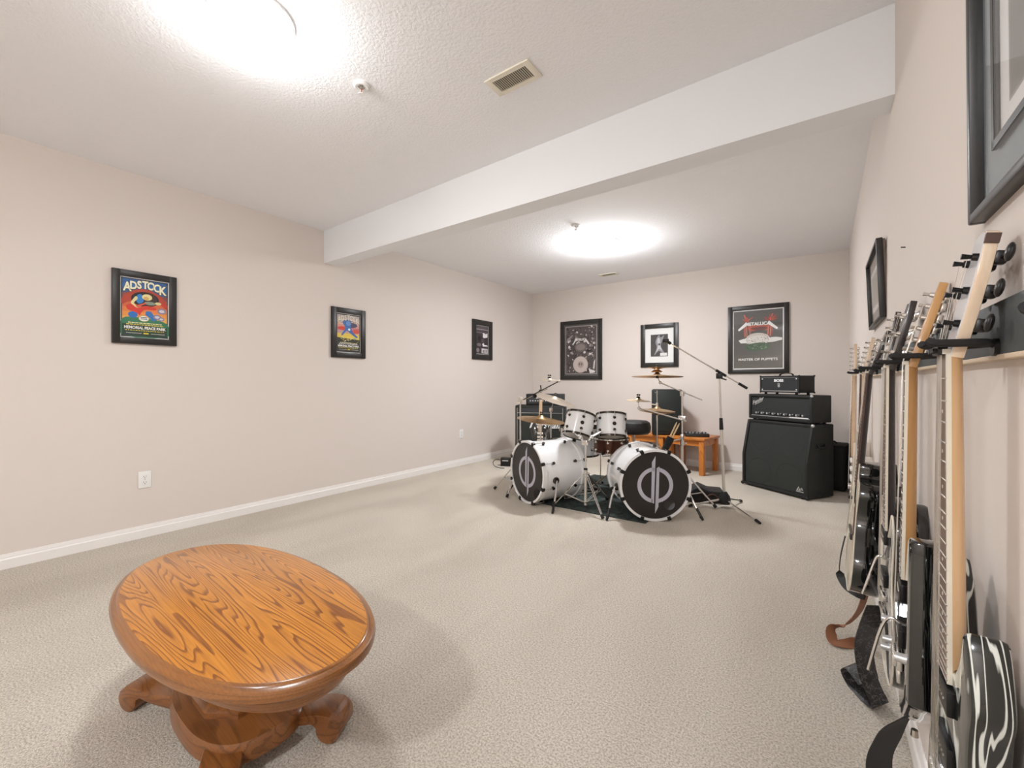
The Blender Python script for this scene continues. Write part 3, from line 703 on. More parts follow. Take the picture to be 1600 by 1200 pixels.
def drum(name, label, cat, M, R, Hh, shell, nlug, group=None, hoopm=m_blackn, hoop=.018, badge=True, lugm=m_blackn, loc=None):
    t = thing(name, label, cat, M.to_translation(), 0, group); t.rotation_euler = M.to_euler()
    MB().ring([(R, -Hh/2), (R, Hh/2), (R-.008, Hh/2), (R-.008, -Hh/2)], shell, 40).build('shell', t, 50)
    for nm, z in (('top_hoop', Hh/2), ('bottom_hoop', -Hh/2)):
        MB().ring([(R+.009, z-hoop/2), (R+.009, z+hoop/2), (R-.001, z+hoop/2), (R-.001, z-hoop/2)], hoopm, 40).build(nm, t, 50)
    MB().lathe([(R-.002, Hh/2+.001), (.001, Hh/2+.001)], m_head, 36).build('batter_head', t)
    MB().lathe([(R-.002, -Hh/2-.001), (.001, -Hh/2-.001)], m_head, 36).build('resonant_head', t)
    for k in range(nlug):
        an = 2*PI*(k+.5)/nlug; c, s_ = math.cos(an), math.sin(an)
        for q in (-1, 1):
            zz = q*Hh*.27; b = MB()
            b.lathe([(.001, 0), (.013, 0), (.014, .006), (.009, .014), (.001, .015)], lugm, 12, M=T(c*R, s_*R, zz) @ Rz(math.degrees(an)) @ Ry(90))
            b.cyl((c*(R+.012), s_*(R+.012), zz), (c*(R+.012), s_*(R+.012), q*(Hh/2+.012)), .003, m_chrome, n=6); b.build('tension_lug', t)
    if badge:
        MB().lathe([(.001, 0), (.018, 0), (.016, .004), (.001, .004)], m_blackn, 16, M=Rz(-90) @ T(R, 0, .0) @ Ry(90)).build('badge', t)
    return t
FZ = 35.8
t1 = T(-1.835, 3.600, .708) @ Rz(FZ) @ Ry(15) @ Rx(-17)
drum('rack_tom', 'white rack tom on the left above the drum stand, leaning to the right', 'drum', t1, .131, .205, m_drum, 6, 'rack toms')
t2 = T(-1.600, 3.782, .702) @ Rz(FZ) @ Ry(3) @ Rx(-15)
drum('rack_tom', 'white rack tom on the right above the dark snare drum', 'drum', t2, .131, .205, m_drum, 6, 'rack toms')
drum('floor_tom', 'white floor tom behind the left bass drum', 'drum', T(-2.182, 4.283, .47), .205, .30, m_drum, 8, hoopm=m_blackn)
for k in range(3):
    an = 2*PI*k/3+.6; p = (-2.182+.222*math.cos(an), 4.283+.222*math.sin(an))
ft = bpy.data.objects.get('floor_tom')
for k in range(3):
    an = 2*PI*(k+.17)/3; c, s_ = math.cos(an), math.sin(an)
    b = MB(); b.tube([(c*.23, s_*.23, .10), (c*.23, s_*.23, -.38), (c*.25, s_*.25, -.45)], .006, m_chrome, 8); b.box((c*.218, s_*.218, .0), (.02, .02, .04), m_blackn)
    b.cyl((c*.25, s_*.25, -.438), (c*.252, s_*.252, -.470), .012, m_rubber); b.build('leg', ft)
drum('snare_drum', 'dark bronze snare drum below the right rack tom', 'drum', T(-1.74, 4.11, .475) @ Rz(FZ), .17, .14, m_brownsh, 8, hoopm=m_chrome, hoop=.014, lugm=m_chrome, badge=False)

def tripod(t, loc, feet, hub, base, r=.009, m=m_chrome, brace=True, mleg=None):
    """legs from hub height to feet (world xy), braces to the pole bottom"""
    x, y = loc[:2]
    for fx, fy in feet:
        dx, dy = fx-x, fy-y; b = MB()
        for q in (-1, 1):
            nx, ny = -dy, dx; L = math.hypot(nx, ny); nx, ny = nx/L*.009*q, ny/L*.009*q
            b.tube([(nx, ny, hub), (dx*.97+nx*.4, dy*.97+ny*.4, .022)], r*.55, mleg or m, 6)
            if brace: b.tube([(nx*.8, ny*.8, base), (dx*.62+nx, dy*.62+ny, hub*.38+.005)], r*.5, mleg or m, 6)
        b.cyl((dx*.93, dy*.93, .034), (dx, dy, .012), .013, m_rubber, .015, 10)
        b.build('leg', t)
    MB().cyl((0, 0, hub-.025), (0, 0, hub+.03), .017, m_blackm).build('leg_collar', t)
    return t
def stand(name, label, loc, feet, hub, top, group=None, base=.06, rp=.011):
    t = thing(name, label, 'stand', (loc[0], loc[1], 0), 0, group)
    tripod(t, loc, feet, hub, base)
    b = MB(); mid = min(top*.55, hub+.25); b.cyl((0, 0, base-.02), (0, 0, mid), rp+.002, m_steelp); b.cyl((0, 0, mid), (0, 0, top), rp-.003, m_chrome)
    b.cyl((0, 0, mid-.03), (0, 0, mid+.015), rp+.008, m_chrome); b.ball((rp+.022, 0, mid-.01), .010, m_chrome, 6); b.cyl((0, 0, mid-.01), (rp+.02, 0, mid-.01), .004, m_chrome)
    b.build('pole', t); return t
KG = 'cymbal and drum stands'
ts = stand('tom_stand', 'chrome double tom stand standing between the two bass drums', (-1.678, 3.414), [(-1.937, 3.288), (-1.442, 3.245), (-1.64, 3.80)], .33, .60, KG)
b = MB()
for p in ((-1.835, 3.600, .66), (-1.62, 3.76, .66)):
    q = Vector(p)-Vector((-1.678, 3.414, 0)); q.z = p[2]
    b.tube([(0, 0, .56), tuple((q.x*.35, q.y*.35-.05, .62)), tuple((q.x*.93, q.y*.93-.11, q.z))], .009, m_chrome, 8)
    b.ball((q.x*.35, q.y*.35-.05, .62), .02, m_chrome, 8)
b.box((0, 0, .58), (.05, .05, .045), m_chrome, bev=.006); b.build('tom_arm', ts)
def cymbal(label, M, R, m, group='cymbals', wing=True, bell=.2, depth=.04, name='cymbal'):
    t = thing(name, label, 'cymbal', M.to_translation(), 0, group); t.rotation_euler = M.to_euler()
    rb = R*bell; prof = [(R, 0), (R*.75, depth*.22), (R*.5, depth*.42), (rb, depth*.6), (rb*.8, depth*.85), (rb*.45, depth*1.15), (.004, depth*1.25)]
    full = prof+[(r_, z-.0015) for r_, z in reversed(prof)]
    MB().ring(full, m, 48).build('plate', t, 60)
    if wing:
        b = MB(); b.cyl((0, 0, depth*1.2), (0, 0, depth*1.2+.012), .018, m_rubber, .014); b.cyl((0, 0, depth*1.2), (0, 0, depth*1.2+.035), .004, m_chrome); b.box((0, 0, depth*1.2+.026), (.034, .007, .014), m_blackm, bev=.002)
        b.cyl((0, 0, -.014), (0, 0, depth), .012, m_rubber)
        b.build('wing_nut', t)
    return t
def boom(t, loc, a, b_, r=.006, m=m_chrome, tip=None):
    o = Vector((loc[0], loc[1], 0)); A, B = Vector(a)-o, Vector(b_)-o
    b = MB(); b.tube([tuple(A), tuple(B)], r, m, 8)
    if tip is not None: b.tube([tuple(B), tuple(Vector(tip)-o)], .005, m_chrome, 8); b.ball(tuple(B), .014, m_chrome, 6)
    b.build('boom_arm', t)
    return t
# left boom stand with the small high cymbal
LA = (-2.478, 3.576)
s1 = stand('cymbal_stand', 'chrome cymbal stand at the far left of the kit with a boom arm', LA, [(-2.75, 3.50), (-2.52, 3.86), (-2.45, 3.31)], .34, .93, KG)
boom(s1, LA, (-2.50, 3.56, .90), (-2.26, 3.74, 1.04)); boom(s1, LA, (-2.46, 3.59, .925), (-2.135, 3.755, 1.115), .005, m_blackm, (-2.165, 3.70, 1.12))
b = MB(T(-LA[0], -LA[1], 0)); b.box((-2.478, 3.576, .93), (.035, .035, .05), m_steelp, bev=.005); b.cyl((-2.31, 3.70, 1.02), (-2.31, 3.69, 1.075), .006, m_blackm); b.ball((-2.36, 3.66, .965), .022, m_blackm, 7); b.build('tilter', s1)
cymbal('small pale splash cymbal on the boom at the upper left of the kit', T(-2.215, 3.70, 1.125) @ Rz(FZ) @ Ry(2) @ Rx(4), .115, m_silv, bell=.25, depth=.018)
# ride at left
LB = (-2.365, 3.781)
s2 = stand('cymbal_stand', 'chrome cymbal stand carrying the large bronze ride behind the left bass drum', LB, [(-2.46, 4.02), (-2.15, 3.95), (-2.58, 3.72)], .30, .73, KG)
cymbal('large bronze ride cymbal over the left bass drum', T(-2.365, 3.781, .715) @ Rz(FZ) @ Ry(6) @ Rx(4), .245, m_gold, bell=.18, depth=.045)
LC = (-2.459, 4.145)
s3 = stand('cymbal_stand', 'chrome cymbal stand behind the ride cymbal, beside the far amplifier', LC, [(-2.74, 4.22), (-2.36, 4.40), (-2.60, 3.96)], .30, .79, KG)
b = MB(T(-LC[0], -LC[1], 0)); b.box((-2.459, 4.145, .80), (.03, .03, .045), m_chrome, bev=.005); b.tube([(-2.459, 4.145, .80), (-2.41, 4.10, .86), (-2.385, 4.08, .925)], .005, m_chrome); b.build('tilter', s3)
cymbal('tilted pale crash cymbal in front of the far amplifier head', T(-2.379, 4.08, .915) @ Rz(FZ) @ Ry(17) @ Rx(9), .225, m_silv, bell=.2, depth=.035)
# right boom stand
RA = (-1.065, 4.164)
s4 = stand('cymbal_stand', 'tall chrome boom cymbal stand behind the right bass drum', RA, [(-.765, 4.10), (-1.28, 4.02), (-1.12, 4.45)], .30, 1.0, KG)
boom(s4, RA, (-.928, 4.325, .938), (-1.215, 3.995, 1.10), .006, m_chrome, (-1.238, 3.978, 1.155))
boom(s4, RA, (-1.036, 4.185, .745), (-1.355, 3.832, .872), .007, m_chrome, (-1.361, 3.827, .94))
b = MB(); b.box((0, 0, 1.0), (.034, .034, .05), m_chrome, bev=.006); b.ball((.02, -.02, 1.01), .013, m_chrome, 6); b.box((.0, 0, .775), (.07, .04, .04), m_chrome, bev=.006); b.box((.0, 0, .60), (.03, .04, .05), m_chrome, bev=.006); b.build('clamp', s4)
cymbal('large crash cymbal seen edge on, highest at the right of the kit', T(-1.237, 3.979, 1.155) @ Rz(FZ) @ Ry(1) @ Rx(-2), .225, m_gold2, bell=.16, depth=.03)
t = thing('bell_cymbal', 'small stacked bronze bell and splash on top of the highest crash cymbal', 'cymbal', (-1.240, 3.976, 1.195), 0, 'cymbals')
MB().lathe([(.001, .0), (.045, .0), (.05, .006), (.03, .02), (.012, .028), (.001, .028)], m_gold, 24).build('bell', t)
MB().ring([(.09, .045), (.05, .038), (.02, .03), (.02, .0285), (.05, .0365), (.09, .0435)], m_gold, 32).build('plate', t, 60)
b = MB(); b.cyl((0, 0, -.03), (0, 0, .07), .004, m_chrome); b.ball((0, 0, .06), .01, m_blackm, 6); b.build('wing_nut', t)
cymbal('small splash cymbal on the lower boom at the right of the kit', T(-1.361, 3.827, .938) @ Rz(FZ) @ Ry(3) @ Rx(3), .112, m_gold2, bell=.28, depth=.022)
# hi-hat
HH = (-1.41, 4.53)
s5 = stand('hi_hat_stand', 'chrome hi-hat stand behind the right bass drum', HH, [(-1.68, 4.66), (-1.15, 4.68), (-1.38, 4.24)], .26, .80, KG)
b = MB(); b.cyl((0, 0, .8), (0, 0, 1.02), .004, m_chrome); b.cyl((0, 0, .85), (0, 0, .89), .012, m_steelp); b.tube([(0, 0, .87), (-.05, -.02, .875)], .006, m_steelp); b.build('clutch_rod', s5)
cymbal('bronze hi-hat top cymbal behind the right bass drum', T(-1.41, 4.53, .812) @ Rz(FZ) @ Ry(3), .180, m_gold, wing=False, depth=.035)
cymbal('bronze hi-hat bottom cymbal just under its pair', T(-1.41, 4.53, .797) @ Rz(FZ) @ Ry(3) @ Rx(180), .178, m_gold, wing=False, depth=.03)
# snare stand
SS = (-1.74, 4.11)
s6 = stand('snare_stand', 'chrome snare stand with a basket under the dark snare drum', SS, [(-1.95, 4.02), (-1.60, 4.26), (-1.82, 4.34)], .20, .38, KG)
b = MB()
for k in range(3):
    an = 2*PI*k/3+.5; c, s_ = math.cos(an), math.sin(an); b.tube([(0, 0, .36), (c*.1, s_*.1, .375), (c*.19, s_*.19, .385), (c*.195, s_*.195, .43)], .006, m_chrome, 7); b.cyl((c*.195, s_*.195, .40), (c*.195, s_*.195, .435), .01, m_rubber)
b.build('basket', s6)
# throne
t = thing('drum_throne', 'black round drum stool behind the kit', 'stool', (-1.69, 4.62, 0))
MB().lathe([(.001, .545), (.15, .545), (.175, .565), (.18, .62), (.17, .665), (.14, .685), (.06, .69), (.001, .685)], mat('black_vinyl', '1d1c1c', .55), 32).build('seat', t)
tripod(t, (-1.69, 4.62), [(-1.95, 4.72), (-1.46, 4.78), (-1.68, 4.36)], .24, .08, m=m_steel); MB().cyl((0, 0, .06), (0, 0, .55), .014, m_steel).build('pole', t)
# stick holder and sticks
t = thing('stick_holder', 'black drumstick holder behind the right bass drum', 'stick holder', (-1.205, 4.07, .46)); Mst = Rz(FZ) @ Ry(26)
b = MB(Mst); b.cyl((0, 0, 0), (0, 0, .15), .03, m_rubber, .033, 14); b.cyl((0, 0, .10), (0, 0, .13), .036, m_rubber, .036, 14); b.build('cup', t)
b = MB(); b.tube([(0, 0, .06), (.06, .04, .10), (.13, .09, .12)], .006, m_chrome); b.build('clamp_arm', t)
for q, lb in ((-.008, 'pale wooden drumstick standing in the holder, left one of the pair'), (.010, 'pale wooden drumstick standing in the holder, right one of the pair')):
    b = MB(T(-1.205, 4.07, .46) @ Mst); b.tube([(q, 0, .01), (q*1.4, 0, .27), (q*1.5, 0, .30)], lambda s_: .0075 if s_ < .9 else .004, mat('stick_wood', 'e3c9a0', .5), 8)
    tag(b.build('drumstick'), lb, 'drumstick', 'drumsticks in the holder')
# pedals
def pedal(label, loc, rz, big=False):
    t = thing('drum_pedal', label, 'drum pedal', (loc[0], loc[1], 0.0), rz, 'foot pedals of the drum kit')
    z0 = loc[2]
    b = MB(); b.box((0, .12, z0+.006), (.10, .30, .01), m_steelp, bev=.002); b.build('base_plate', t)
    b = MB(T(0, 0, z0)); b.box((0, .14, .05), (.085, .27, .012), m_blackm, M=T(0, .0, 0) @ Rx(-12), bev=.003); b.box((0, .255, .02), (.085, .05, .035), m_blackm, bev=.004); b.build('footboard', t)
    b = MB(T(0, 0, z0))
    for q in (-1, 1): b.cyl((q*.055, .0, .01), (q*.055, .0, .15), .007, m_steel)
    b.cyl((-.07, 0, .15), (.07, 0, .15), .007, m_steel); b.tube([(0, 0, .15), (0, .06, .27)], .004, m_chrome); b.build('upright', t)
    b = MB(T(0, 0, z0)); b.cyl((0, .04, .285), (0, .09, .27), .022, mat('beater_felt', 'b9aa98', .9)); b.build('beater', t)
pedal('foot pedal behind the left bass drum', (-1.97, 3.80, .008), -24); pedal('foot pedal behind the right bass drum', (-1.39, 3.90, .008), 35.8)
t = thing('pedal_bag', 'slumped black bag on the carpet right of the right bass drum', 'bag', (-.94, 4.33, 0), 20)
b = MB(); b.prism([(-.15, 0), (.17, 0), (.19, .05), (.18, .11), (.06, .115), (-.02, .15), (-.08, .12), (-.16, .04)], -.11, .11, mat('black_nylon', '1b1919', .7), bev=.02); b.build('body', t)
b = MB(); b.tube([(.02, -.112, .05), (.08, -.13, .09), (.14, -.112, .05)], .006, mat('brown_cord', '5b3a30', .8), smooth=4); b.build('handle', t)

# ---------------------------------------------------------------- mic stand
mb_ = Vector((-.714, 4.188, 0))
t = thing('microphone_stand', 'chrome tripod microphone stand with a long boom and no microphone', 'microphone stand', tuple(mb_))
jt = Vector((-.749, 4.158, 1.145))-mb_
b = MB(); b.cyl((0, 0, .08), tuple(jt*.63), .0125, m_steelp); b.cyl(tuple(jt*.63), tuple(jt), .008, m_chrome); b.build('pole', t)
b = MB(); b.cyl(tuple(jt*.60), tuple(jt*.69), .017, m_blackm, .014); b.build('height_clutch', t)
b = MB(); b.lathe([(.001, .03), (.045, .035), (.052, .06), (.045, .10), (.02, .14), (.001, .145)], m_rubber, 16); b.build('leg_boot', t)
for fx, fy in ((-.412, 3.853), (-.965, 4.02), (-.62, 4.46)):
    b = MB(); d = Vector((fx, fy, 0))-mb_; b.tube([(d.x*.05, d.y*.05, .075), (d.x*.95, d.y*.95, .018)], .0085, m_chrome); b.cyl((d.x*.92, d.y*.92, .02), (d.x*1.03, d.y*1.03, .011), .013, m_rubber, .010); b.build('leg', t)
A, B = Vector((-1.097, 3.907, 1.444))-mb_, Vector((-.558, 4.297, 1.055))-mb_
b = MB(); b.cyl(tuple(A), tuple(B), .0065, m_chrome, n=10); b.build('boom_arm', t)
b = MB(); b.cyl(tuple(A.lerp(B, .60)), tuple(A.lerp(B, .73)), .012, m_blackm); b.cyl(tuple(jt), tuple(A.lerp(B, .655)), .013, m_blackm); b.box(tuple(jt+Vector((0, 0, .015))), (.05, .04, .05), m_blackm, bev=.006); b.tube([tuple(jt), tuple(jt+Vector((.05, .035, -.02)))], .006, m_blackm); b.build('boom_clamp', t)
b = MB(); b.cyl(tuple(A.lerp(B, .90)), tuple(B+(B-A)*.01), .012, m_rubber); b.build('counterweight', t)
b = MB(); b.cyl(tuple(A), tuple(A+(A-B).normalized()*.05), .013, m_blackm, .016); b.box(tuple(A+(A-B).normalized()*.05), (.05, .03, .035), m_blackm, bev=.006); b.build('microphone_clip', t)

# ---------------------------------------------------------------- end tables, speaker, mixer
def end_table(label, x, y, rz, w_, d_, h_):
    t = thing('side_table', label, 'side table', (x, y, 0), rz, 'oak side tables')
    MB().box((0, 0, h_-.014), (w_, d_, .028), m_oak2, bev=.004).build('tabletop', t)
    b = MB()
    for q in (-1, 1):
        b.box((0, q*(d_/2-.04), h_-.063), (w_-.1, .02, .07), m_oak2); b.box((q*(w_/2-.04), 0, h_-.063), (.02, d_-.1, .07), m_oak2v)
    b.build('apron', t)
    for i in (-1, 1):
        for j in (-1, 1): MB().box((i*(w_/2-.042), j*(d_/2-.042), (h_-.028)/2), (.058, .058, h_-.028), m_oak2v, bev=.003).build('leg', t)
end_table('small oak side table beside the microphone stand, a mixer on top', -1.345, 5.71, -9, .50, .50, .44)
end_table('small oak side table under the loudspeaker', -1.865, 5.76, -4, .50, .48, .44)
t = thing('loudspeaker', 'black portable loudspeaker standing on the oak tables', 'loudspeaker', (-1.672, 5.68, .4405), 30)
pr = [(-.19, -.15), (.19, -.15), (.13, .15), (-.13, .15)]
b = MB(); b.faces([(x, y, 0) for x, y in pr]+[(x, y, .575) for x, y in pr], [(0, 1, 2, 3), (7, 6, 5, 4), (0, 4, 5, 1), (1, 5, 6, 2), (2, 6, 7, 3), (3, 7, 4, 0)], mat('speaker_plastic', '1c1e1d', .6))
bmesh.ops.bevel(b.bm, geom=b.bm.edges[:], offset=.022, segments=3, affect='EDGES', profile=.5, material=0); b.build('cabinet', t)
MB().box((0, -.152, .30), (.33, .008, .50), m_grille2, bev=.003).build('grille', t)
for x in (-.15, .15): MB().cyl((x, -.155, .535), (x, -.16, .535), .006, m_steel, n=8).build('screw', t)
t = thing('audio_mixer', 'small black mixing desk on the right oak side table', 'mixer', (-1.28, 5.65, .4405), 25)
MB().box((0, 0, .02), (.27, .17, .04), mat('mixer_body', '2a2a2b', .5), bev=.006).build('body', t)
b = MB()
for i in range(9):
    for j in range(3): b.cyl((-.11+.0275*i, -.05+.05*j, .04), (-.11+.0275*i, -.05+.05*j, .053), .0065, m_silver if (i+j) % 3 else m_rubber, n=8)
b.build('knob_bank', t)

# ---------------------------------------------------------------- amplifiers at right
CR = -34.8; cb = (-.326, 5.219)
def place(dx, dy, z=0):
    a_ = math.radians(CR); return (cb[0]+dx*math.cos(a_)-dy*math.sin(a_), cb[1]+dx*math.sin(a_)+dy*math.cos(a_), z)
t = thing('speaker_cabinet', 'large black slant fronted guitar cabinet under two amplifier heads', 'speaker cabinet', place(0, 0), CR, 'amplifier cabinets')
W = .728
prof = [(-.18, .012), (-.18, .34), (-.10, .705), (.18, .705), (.18, .012)]
def sideprism(b, prof, x0, x1, m, bev=.012):
    n = len(prof); V, F = b.faces([(x0, y, z) for y, z in prof]+[(x1, y, z) for y, z in prof], [tuple(range(n)), tuple(range(2*n-1, n-1, -1))]+[(i, n+i, n+(i+1) % n, (i+1) % n) for i in range(n)], m)
    bmesh.ops.recalc_face_normals(b.bm, faces=F)
    if bev: bmesh.ops.bevel(b.bm, geom=list({e for f in F for e in f.edges}), offset=bev, segments=2, affect='EDGES', profile=.5, material=b.mi(m))
    return b
b = MB()
for x0, x1 in ((-W/2, -W/2+.03), (W/2-.03, W/2)): sideprism(b, prof, x0, x1, m_tolex)
sideprism(b, [(-.155, .04), (-.155, .34), (-.08, .68), (.17, .68), (.17, .04)], -W/2+.02, W/2-.02, m_tolex, 0)
b.box((0, 0, .028), (W-.04, .352, .03), m_tolex, bev=.006); b.box((0, .04, .69), (W-.04, .27, .03), m_tolex, bev=.006); b.build('cabinet', t)
b = MB(); gp = [(-.160, .045), (-.160, .343), (-.088, .675), (-.078, .675), (-.150, .343), (-.150, .045)]
sideprism(b, gp, -W/2+.032, W/2-.032, m_grille, 0)
b.build('grille', t, 20)
b = MB()          # faint round speaker cones pressing the cloth
for x in (-.165, .165):
    b.ring([(.125, 0), (.132, .0015), (.139, 0)], m_grille, 40, M=T(x, -.1605, .185) @ Rx(90))
    b.ring([(.125, 0), (.132, .0015), (.139, 0)], m_grille, 40, M=T(x, -.1255, .505) @ Rx(90-12.2))
b.build('speaker_ring', t)
b = MB(); b.flat([(.245, .075), (.29, .075), (.268, .115)], -.163, m_silver); b.flat([(.262, .083), (.278, .083), (.268, .1)], -.1635, m_grille); b.flat([(.273, .083), (.315, .083), (.298, .108)], -.1625, m_silver)
b.flat([(.283, .088), (.300, .088), (.296, .100)], -.1632, m_grille); b.flat([(.243, .062), (.318, .062), (.318, .070), (.243, .070)], -.163, m_silver); b.build('emblem', t, 0, False)
b = MB(); b.box((W/2-.001, .0, .50), (.012, .15, .055), m_blackm, bev=.004); b.tube([(W/2+.006, -.055, .52), (W/2+.022, -.045, .49), (W/2+.022, .045, .49), (W/2+.006, .055, .52)], .008, m_rubber); b.build('side_handle', t)
b = MB()
for x in (-W/2, W/2):
    MB().ball((x*.992, -.172, .022), .018, m_blackm, 7).build('corner_cap', t)
MB().ball((W/2*.985, -.098, .695), .016, m_silver, 7).build('corner_cap', t)
b = MB()
for x in (-.3, .3):
    for y in (-.14, .14): MB().cyl((x, y, 0), (x, y, .015), .018, m_rubber).build('foot', t)

t = thing('amplifier_head', 'wide black amplifier head with a row of knobs and script badge, on the slant cabinet', 'amplifier', place(0, .035, .706), CR, 'stacked amplifier heads')
W, Hd, Dd = .70, .262, .27
b = MB(T(0, 0, .012))
for x in (-W/2+.014, W/2-.014): b.box((x, 0, Hd/2), (.028, Dd, Hd), m_tolex, bev=.01)
b.box((0, 0, .016), (W-.03, Dd-.004, .032), m_tolex, bev=.006); b.box((0, 0, Hd-.014), (W-.03, Dd-.004, .028), m_tolex, bev=.006); b.box((0, .03, Hd/2), (W-.04, Dd-.08, Hd-.04), m_tolex); b.build('cabinet', t)
MB(T(0, 0, .012)).box((0, -Dd/2+.022, .155), (W-.058, .01, .155), m_grille2).build('front_grille', t)
b = MB(T(0, 0, .012)); b.box((0, -Dd/2+.018, .058), (W-.058, .012, .052), m_panel); b.box((0, -Dd/2+.011, .036), (W-.06, .004, .006), m_silver); b.build('control_panel', t)
for k in range(17): 
    x = -.25+.032*k; b = MB(T(0, 0, .012)); b.cyl((x, -Dd/2+.012, .064), (x, -Dd/2-.006, .064), .011 if k % 4 else .007, m_rubber if k % 2 else m_silver, .009, 10); b.box((x, -Dd/2-.007, .070), (.003, .002, .010), m_text); b.build('knob', t)
b = MB(T(0, 0, .012)); b.text('Fender', .052, m_silver, T(-.245, -Dd/2+.012, .19) @ Ry(-24), .002, .0012, shear=.5); b.box((-.235, -Dd/2+.013, .168), (.10, .003, .006), m_silver, M=T(-.235, 0, .168) @ Ry(-24) @ T(.235, 0, -.168)); b.build('script_badge', t, 0)
b = MB(T(0, 0, .012)); b.box((.215, -Dd/2+.008, .040), (.19, .003, .011), m_text); b.build('model_strip', t)
b = MB(T(0, 0, .012)); b.ball((W/2-.006, -Dd/2+.008, Hd-.008), .014, m_silver, 7); b.build('corner_cap', t)
b = MB()
for x in (-.3, .3):
    for y in (-.1, .1): MB().cyl((x, y, 0), (x, y, .014), .016, m_rubber).build('foot', t)

t = thing('amplifier_head', 'small black amplifier head with handle, topmost on the amplifier stack', 'amplifier', place(-.012, .035, .981), CR, 'stacked amplifier heads')
W, Hd, Dd = .435, .172, .22
b = MB(T(0, 0, .018)); b.box((0, .008, Hd/2), (W, Dd-.016, Hd), m_tolex, bev=.008); b.box((0, -Dd/2+.006, Hd-.006), (W, .012, .012), m_tolex); b.box((0, -Dd/2+.006, .006), (W, .012, .012), m_tolex)
for x in (-W/2+.008, W/2-.008): b.box((x, -Dd/2+.006, Hd/2), (.016, .012, Hd), m_tolex)
b.build('cabinet', t)
b = MB(T(0, 0, .018)); b.box((0, -Dd/2+.008, Hd/2), (W-.034, .008, Hd-.03), m_panel)
b.box((0, -Dd/2+.002, .017), (W-.036, .003, .006), m_silver); b.box((0, -Dd/2+.002, Hd-.017), (W-.036, .003, .002), m_silver)
for x in (-1, 1):
    for z in (.032, Hd-.032): b.cyl((x*(W/2-.028), -Dd/2+.004, z), (x*(W/2-.028), -Dd/2, z), .006, m_text, n=10)
b.build('front_panel', t)
b = MB(T(0, 0, .018)); b.text('BOSS', .036, m_text, T(0, -Dd/2+.002, Hd-.05), .001, .0016, wid=1.25); b.ring([(.008, 0), (.011, 0), (.011, .001), (.008, .001)], m_text, 14, M=T(0, -Dd/2+.002, Hd-.085) @ Rx(90)); b.ring([(.007, 0), (.011, 0), (.011, .001), (.007, .001)], m_text, 14, M=T(.002, -Dd/2+.002, Hd-.105) @ Rx(90)); b.build('badge', t, 0)
b = MB(T(0, 0, .018)); b.ribbon([(-.075, .0, Hd+.003), (-.055, 0, Hd+.022), (0, 0, Hd+.03), (.055, 0, Hd+.022), (.075, 0, Hd+.003)], (0, 1, 0), .022, .005, m_rubber); b.build('handle', t)
b = MB(T(0, 0, .018))
for x in (-1, 1):
    for z in (.004, Hd-.004):
        for y in (-Dd/2+.006, Dd/2-.006): MB(T(0, 0, .018)).ball((x*(W/2-.003), y, z), .010, m_blackm, 6).build('corner_cap', t)
b = MB()
for x in (-.17, .17):
    for y in (-.08, .08): MB().cyl((x, y, 0), (x, y, .02), .013, m_rubber).build('foot', t)
t = thing('equipment_case', 'black soft case in the corner behind the slant cabinet', 'case', (.03, 5.66, 0), -8)
b = MB(); b.box((0, 0, .235), (.34, .34, .46), mat('black_cordura', '171717', .85), bev=.02); b.build('body', t)
b = MB(); b.tube([(-.08, 0, .462), (-.06, 0, .485), (.06, 0, .485), (.08, 0, .462)], .009, m_rubber); b.build('handle', t)
b = MB(); b.box((0, -.168, .24), (.30, .012, .40), mat('case_panel', '1f1f1f', .8), bev=.004); b.build('pocket', t)

# ---------------------------------------------------------------- amplifier at left corner
am = (-3.10, 4.97); AR = 24
t = thing('speaker_cabinet', 'black guitar cabinet in the far left corner behind the cymbals', 'speaker cabinet', (am[0], am[1], 0), AR, 'amplifier cabinets')
b = MB(); b.box((0, 0, .405), (.66, .30, .79), m_tolex, bev=.012); b.build('cabinet', t)
b = MB(); b.box((0, -.152, .365), (.60, .008, .66), m_grille2); b.build('grille', t)
b = MB(); b.box((0, -.153, .735), (.60, .008, .055), m_panel); b.box((0, -.158, .702), (.60, .004, .005), m_silver)
for q in (-1, 1): b.box((q*.302, -.154, .40), (.005, .006, .73), m_silver)
b.build('piping', t)
b = MB(); b.text('Marshall', .12, m_text, T(.06, -.158, .54), .002, .002, shear=.35); b.build('script_badge', t, 0)
b = MB()
for x in (-.28, .28):
    for y in (-.11, .11): MB().cyl((x, y, 0), (x, y, .012), .018, m_rubber).build('foot', t)
a_ = math.radians(AR)
t = thing('amplifier_head', 'black amplifier head with small white knobs on the far corner cabinet', 'amplifier', (am[0]+.06*math.cos(a_), am[1]+.06*math.sin(a_), .8005), AR)
b = MB(); b.box((0, 0, .075), (.50, .22, .15), m_tolex, bev=.008); b.build('cabinet', t)
b = MB(); b.box((0, -.112, .075), (.45, .006, .10), m_panel)
for k in range(12): MB().cyl((-.19+.034*k, -.114, .06), (-.19+.034*k, -.126, .06), .008, m_silver, n=8).build('knob', t)
b.text('Marshall', .04, m_text, T(-.08, -.116, .105), .001, .0008, shear=.3); b.build('control_panel', t)

# small power supply with cable
t = thing('power_adapter', 'small black power box on the carpet by the left wall', 'power adapter', (-3.42, 4.60, 0), 25)
b = MB(); b.box((0, 0, .055), (.13, .09, .11), m_blackm, bev=.008); b.box((.0, -.047, .075), (.08, .003, .012), m_silver); b.build('body', t)
b = MB(); b.tube([(-.06, -.02, .08), (-.12, -.05, .09), (-.155, -.08, .06), (-.13, -.12, .02), (-.07, -.16, .006), (.02, -.2, .006)], .004, m_rubber, smooth=5); b.build('cable', t)

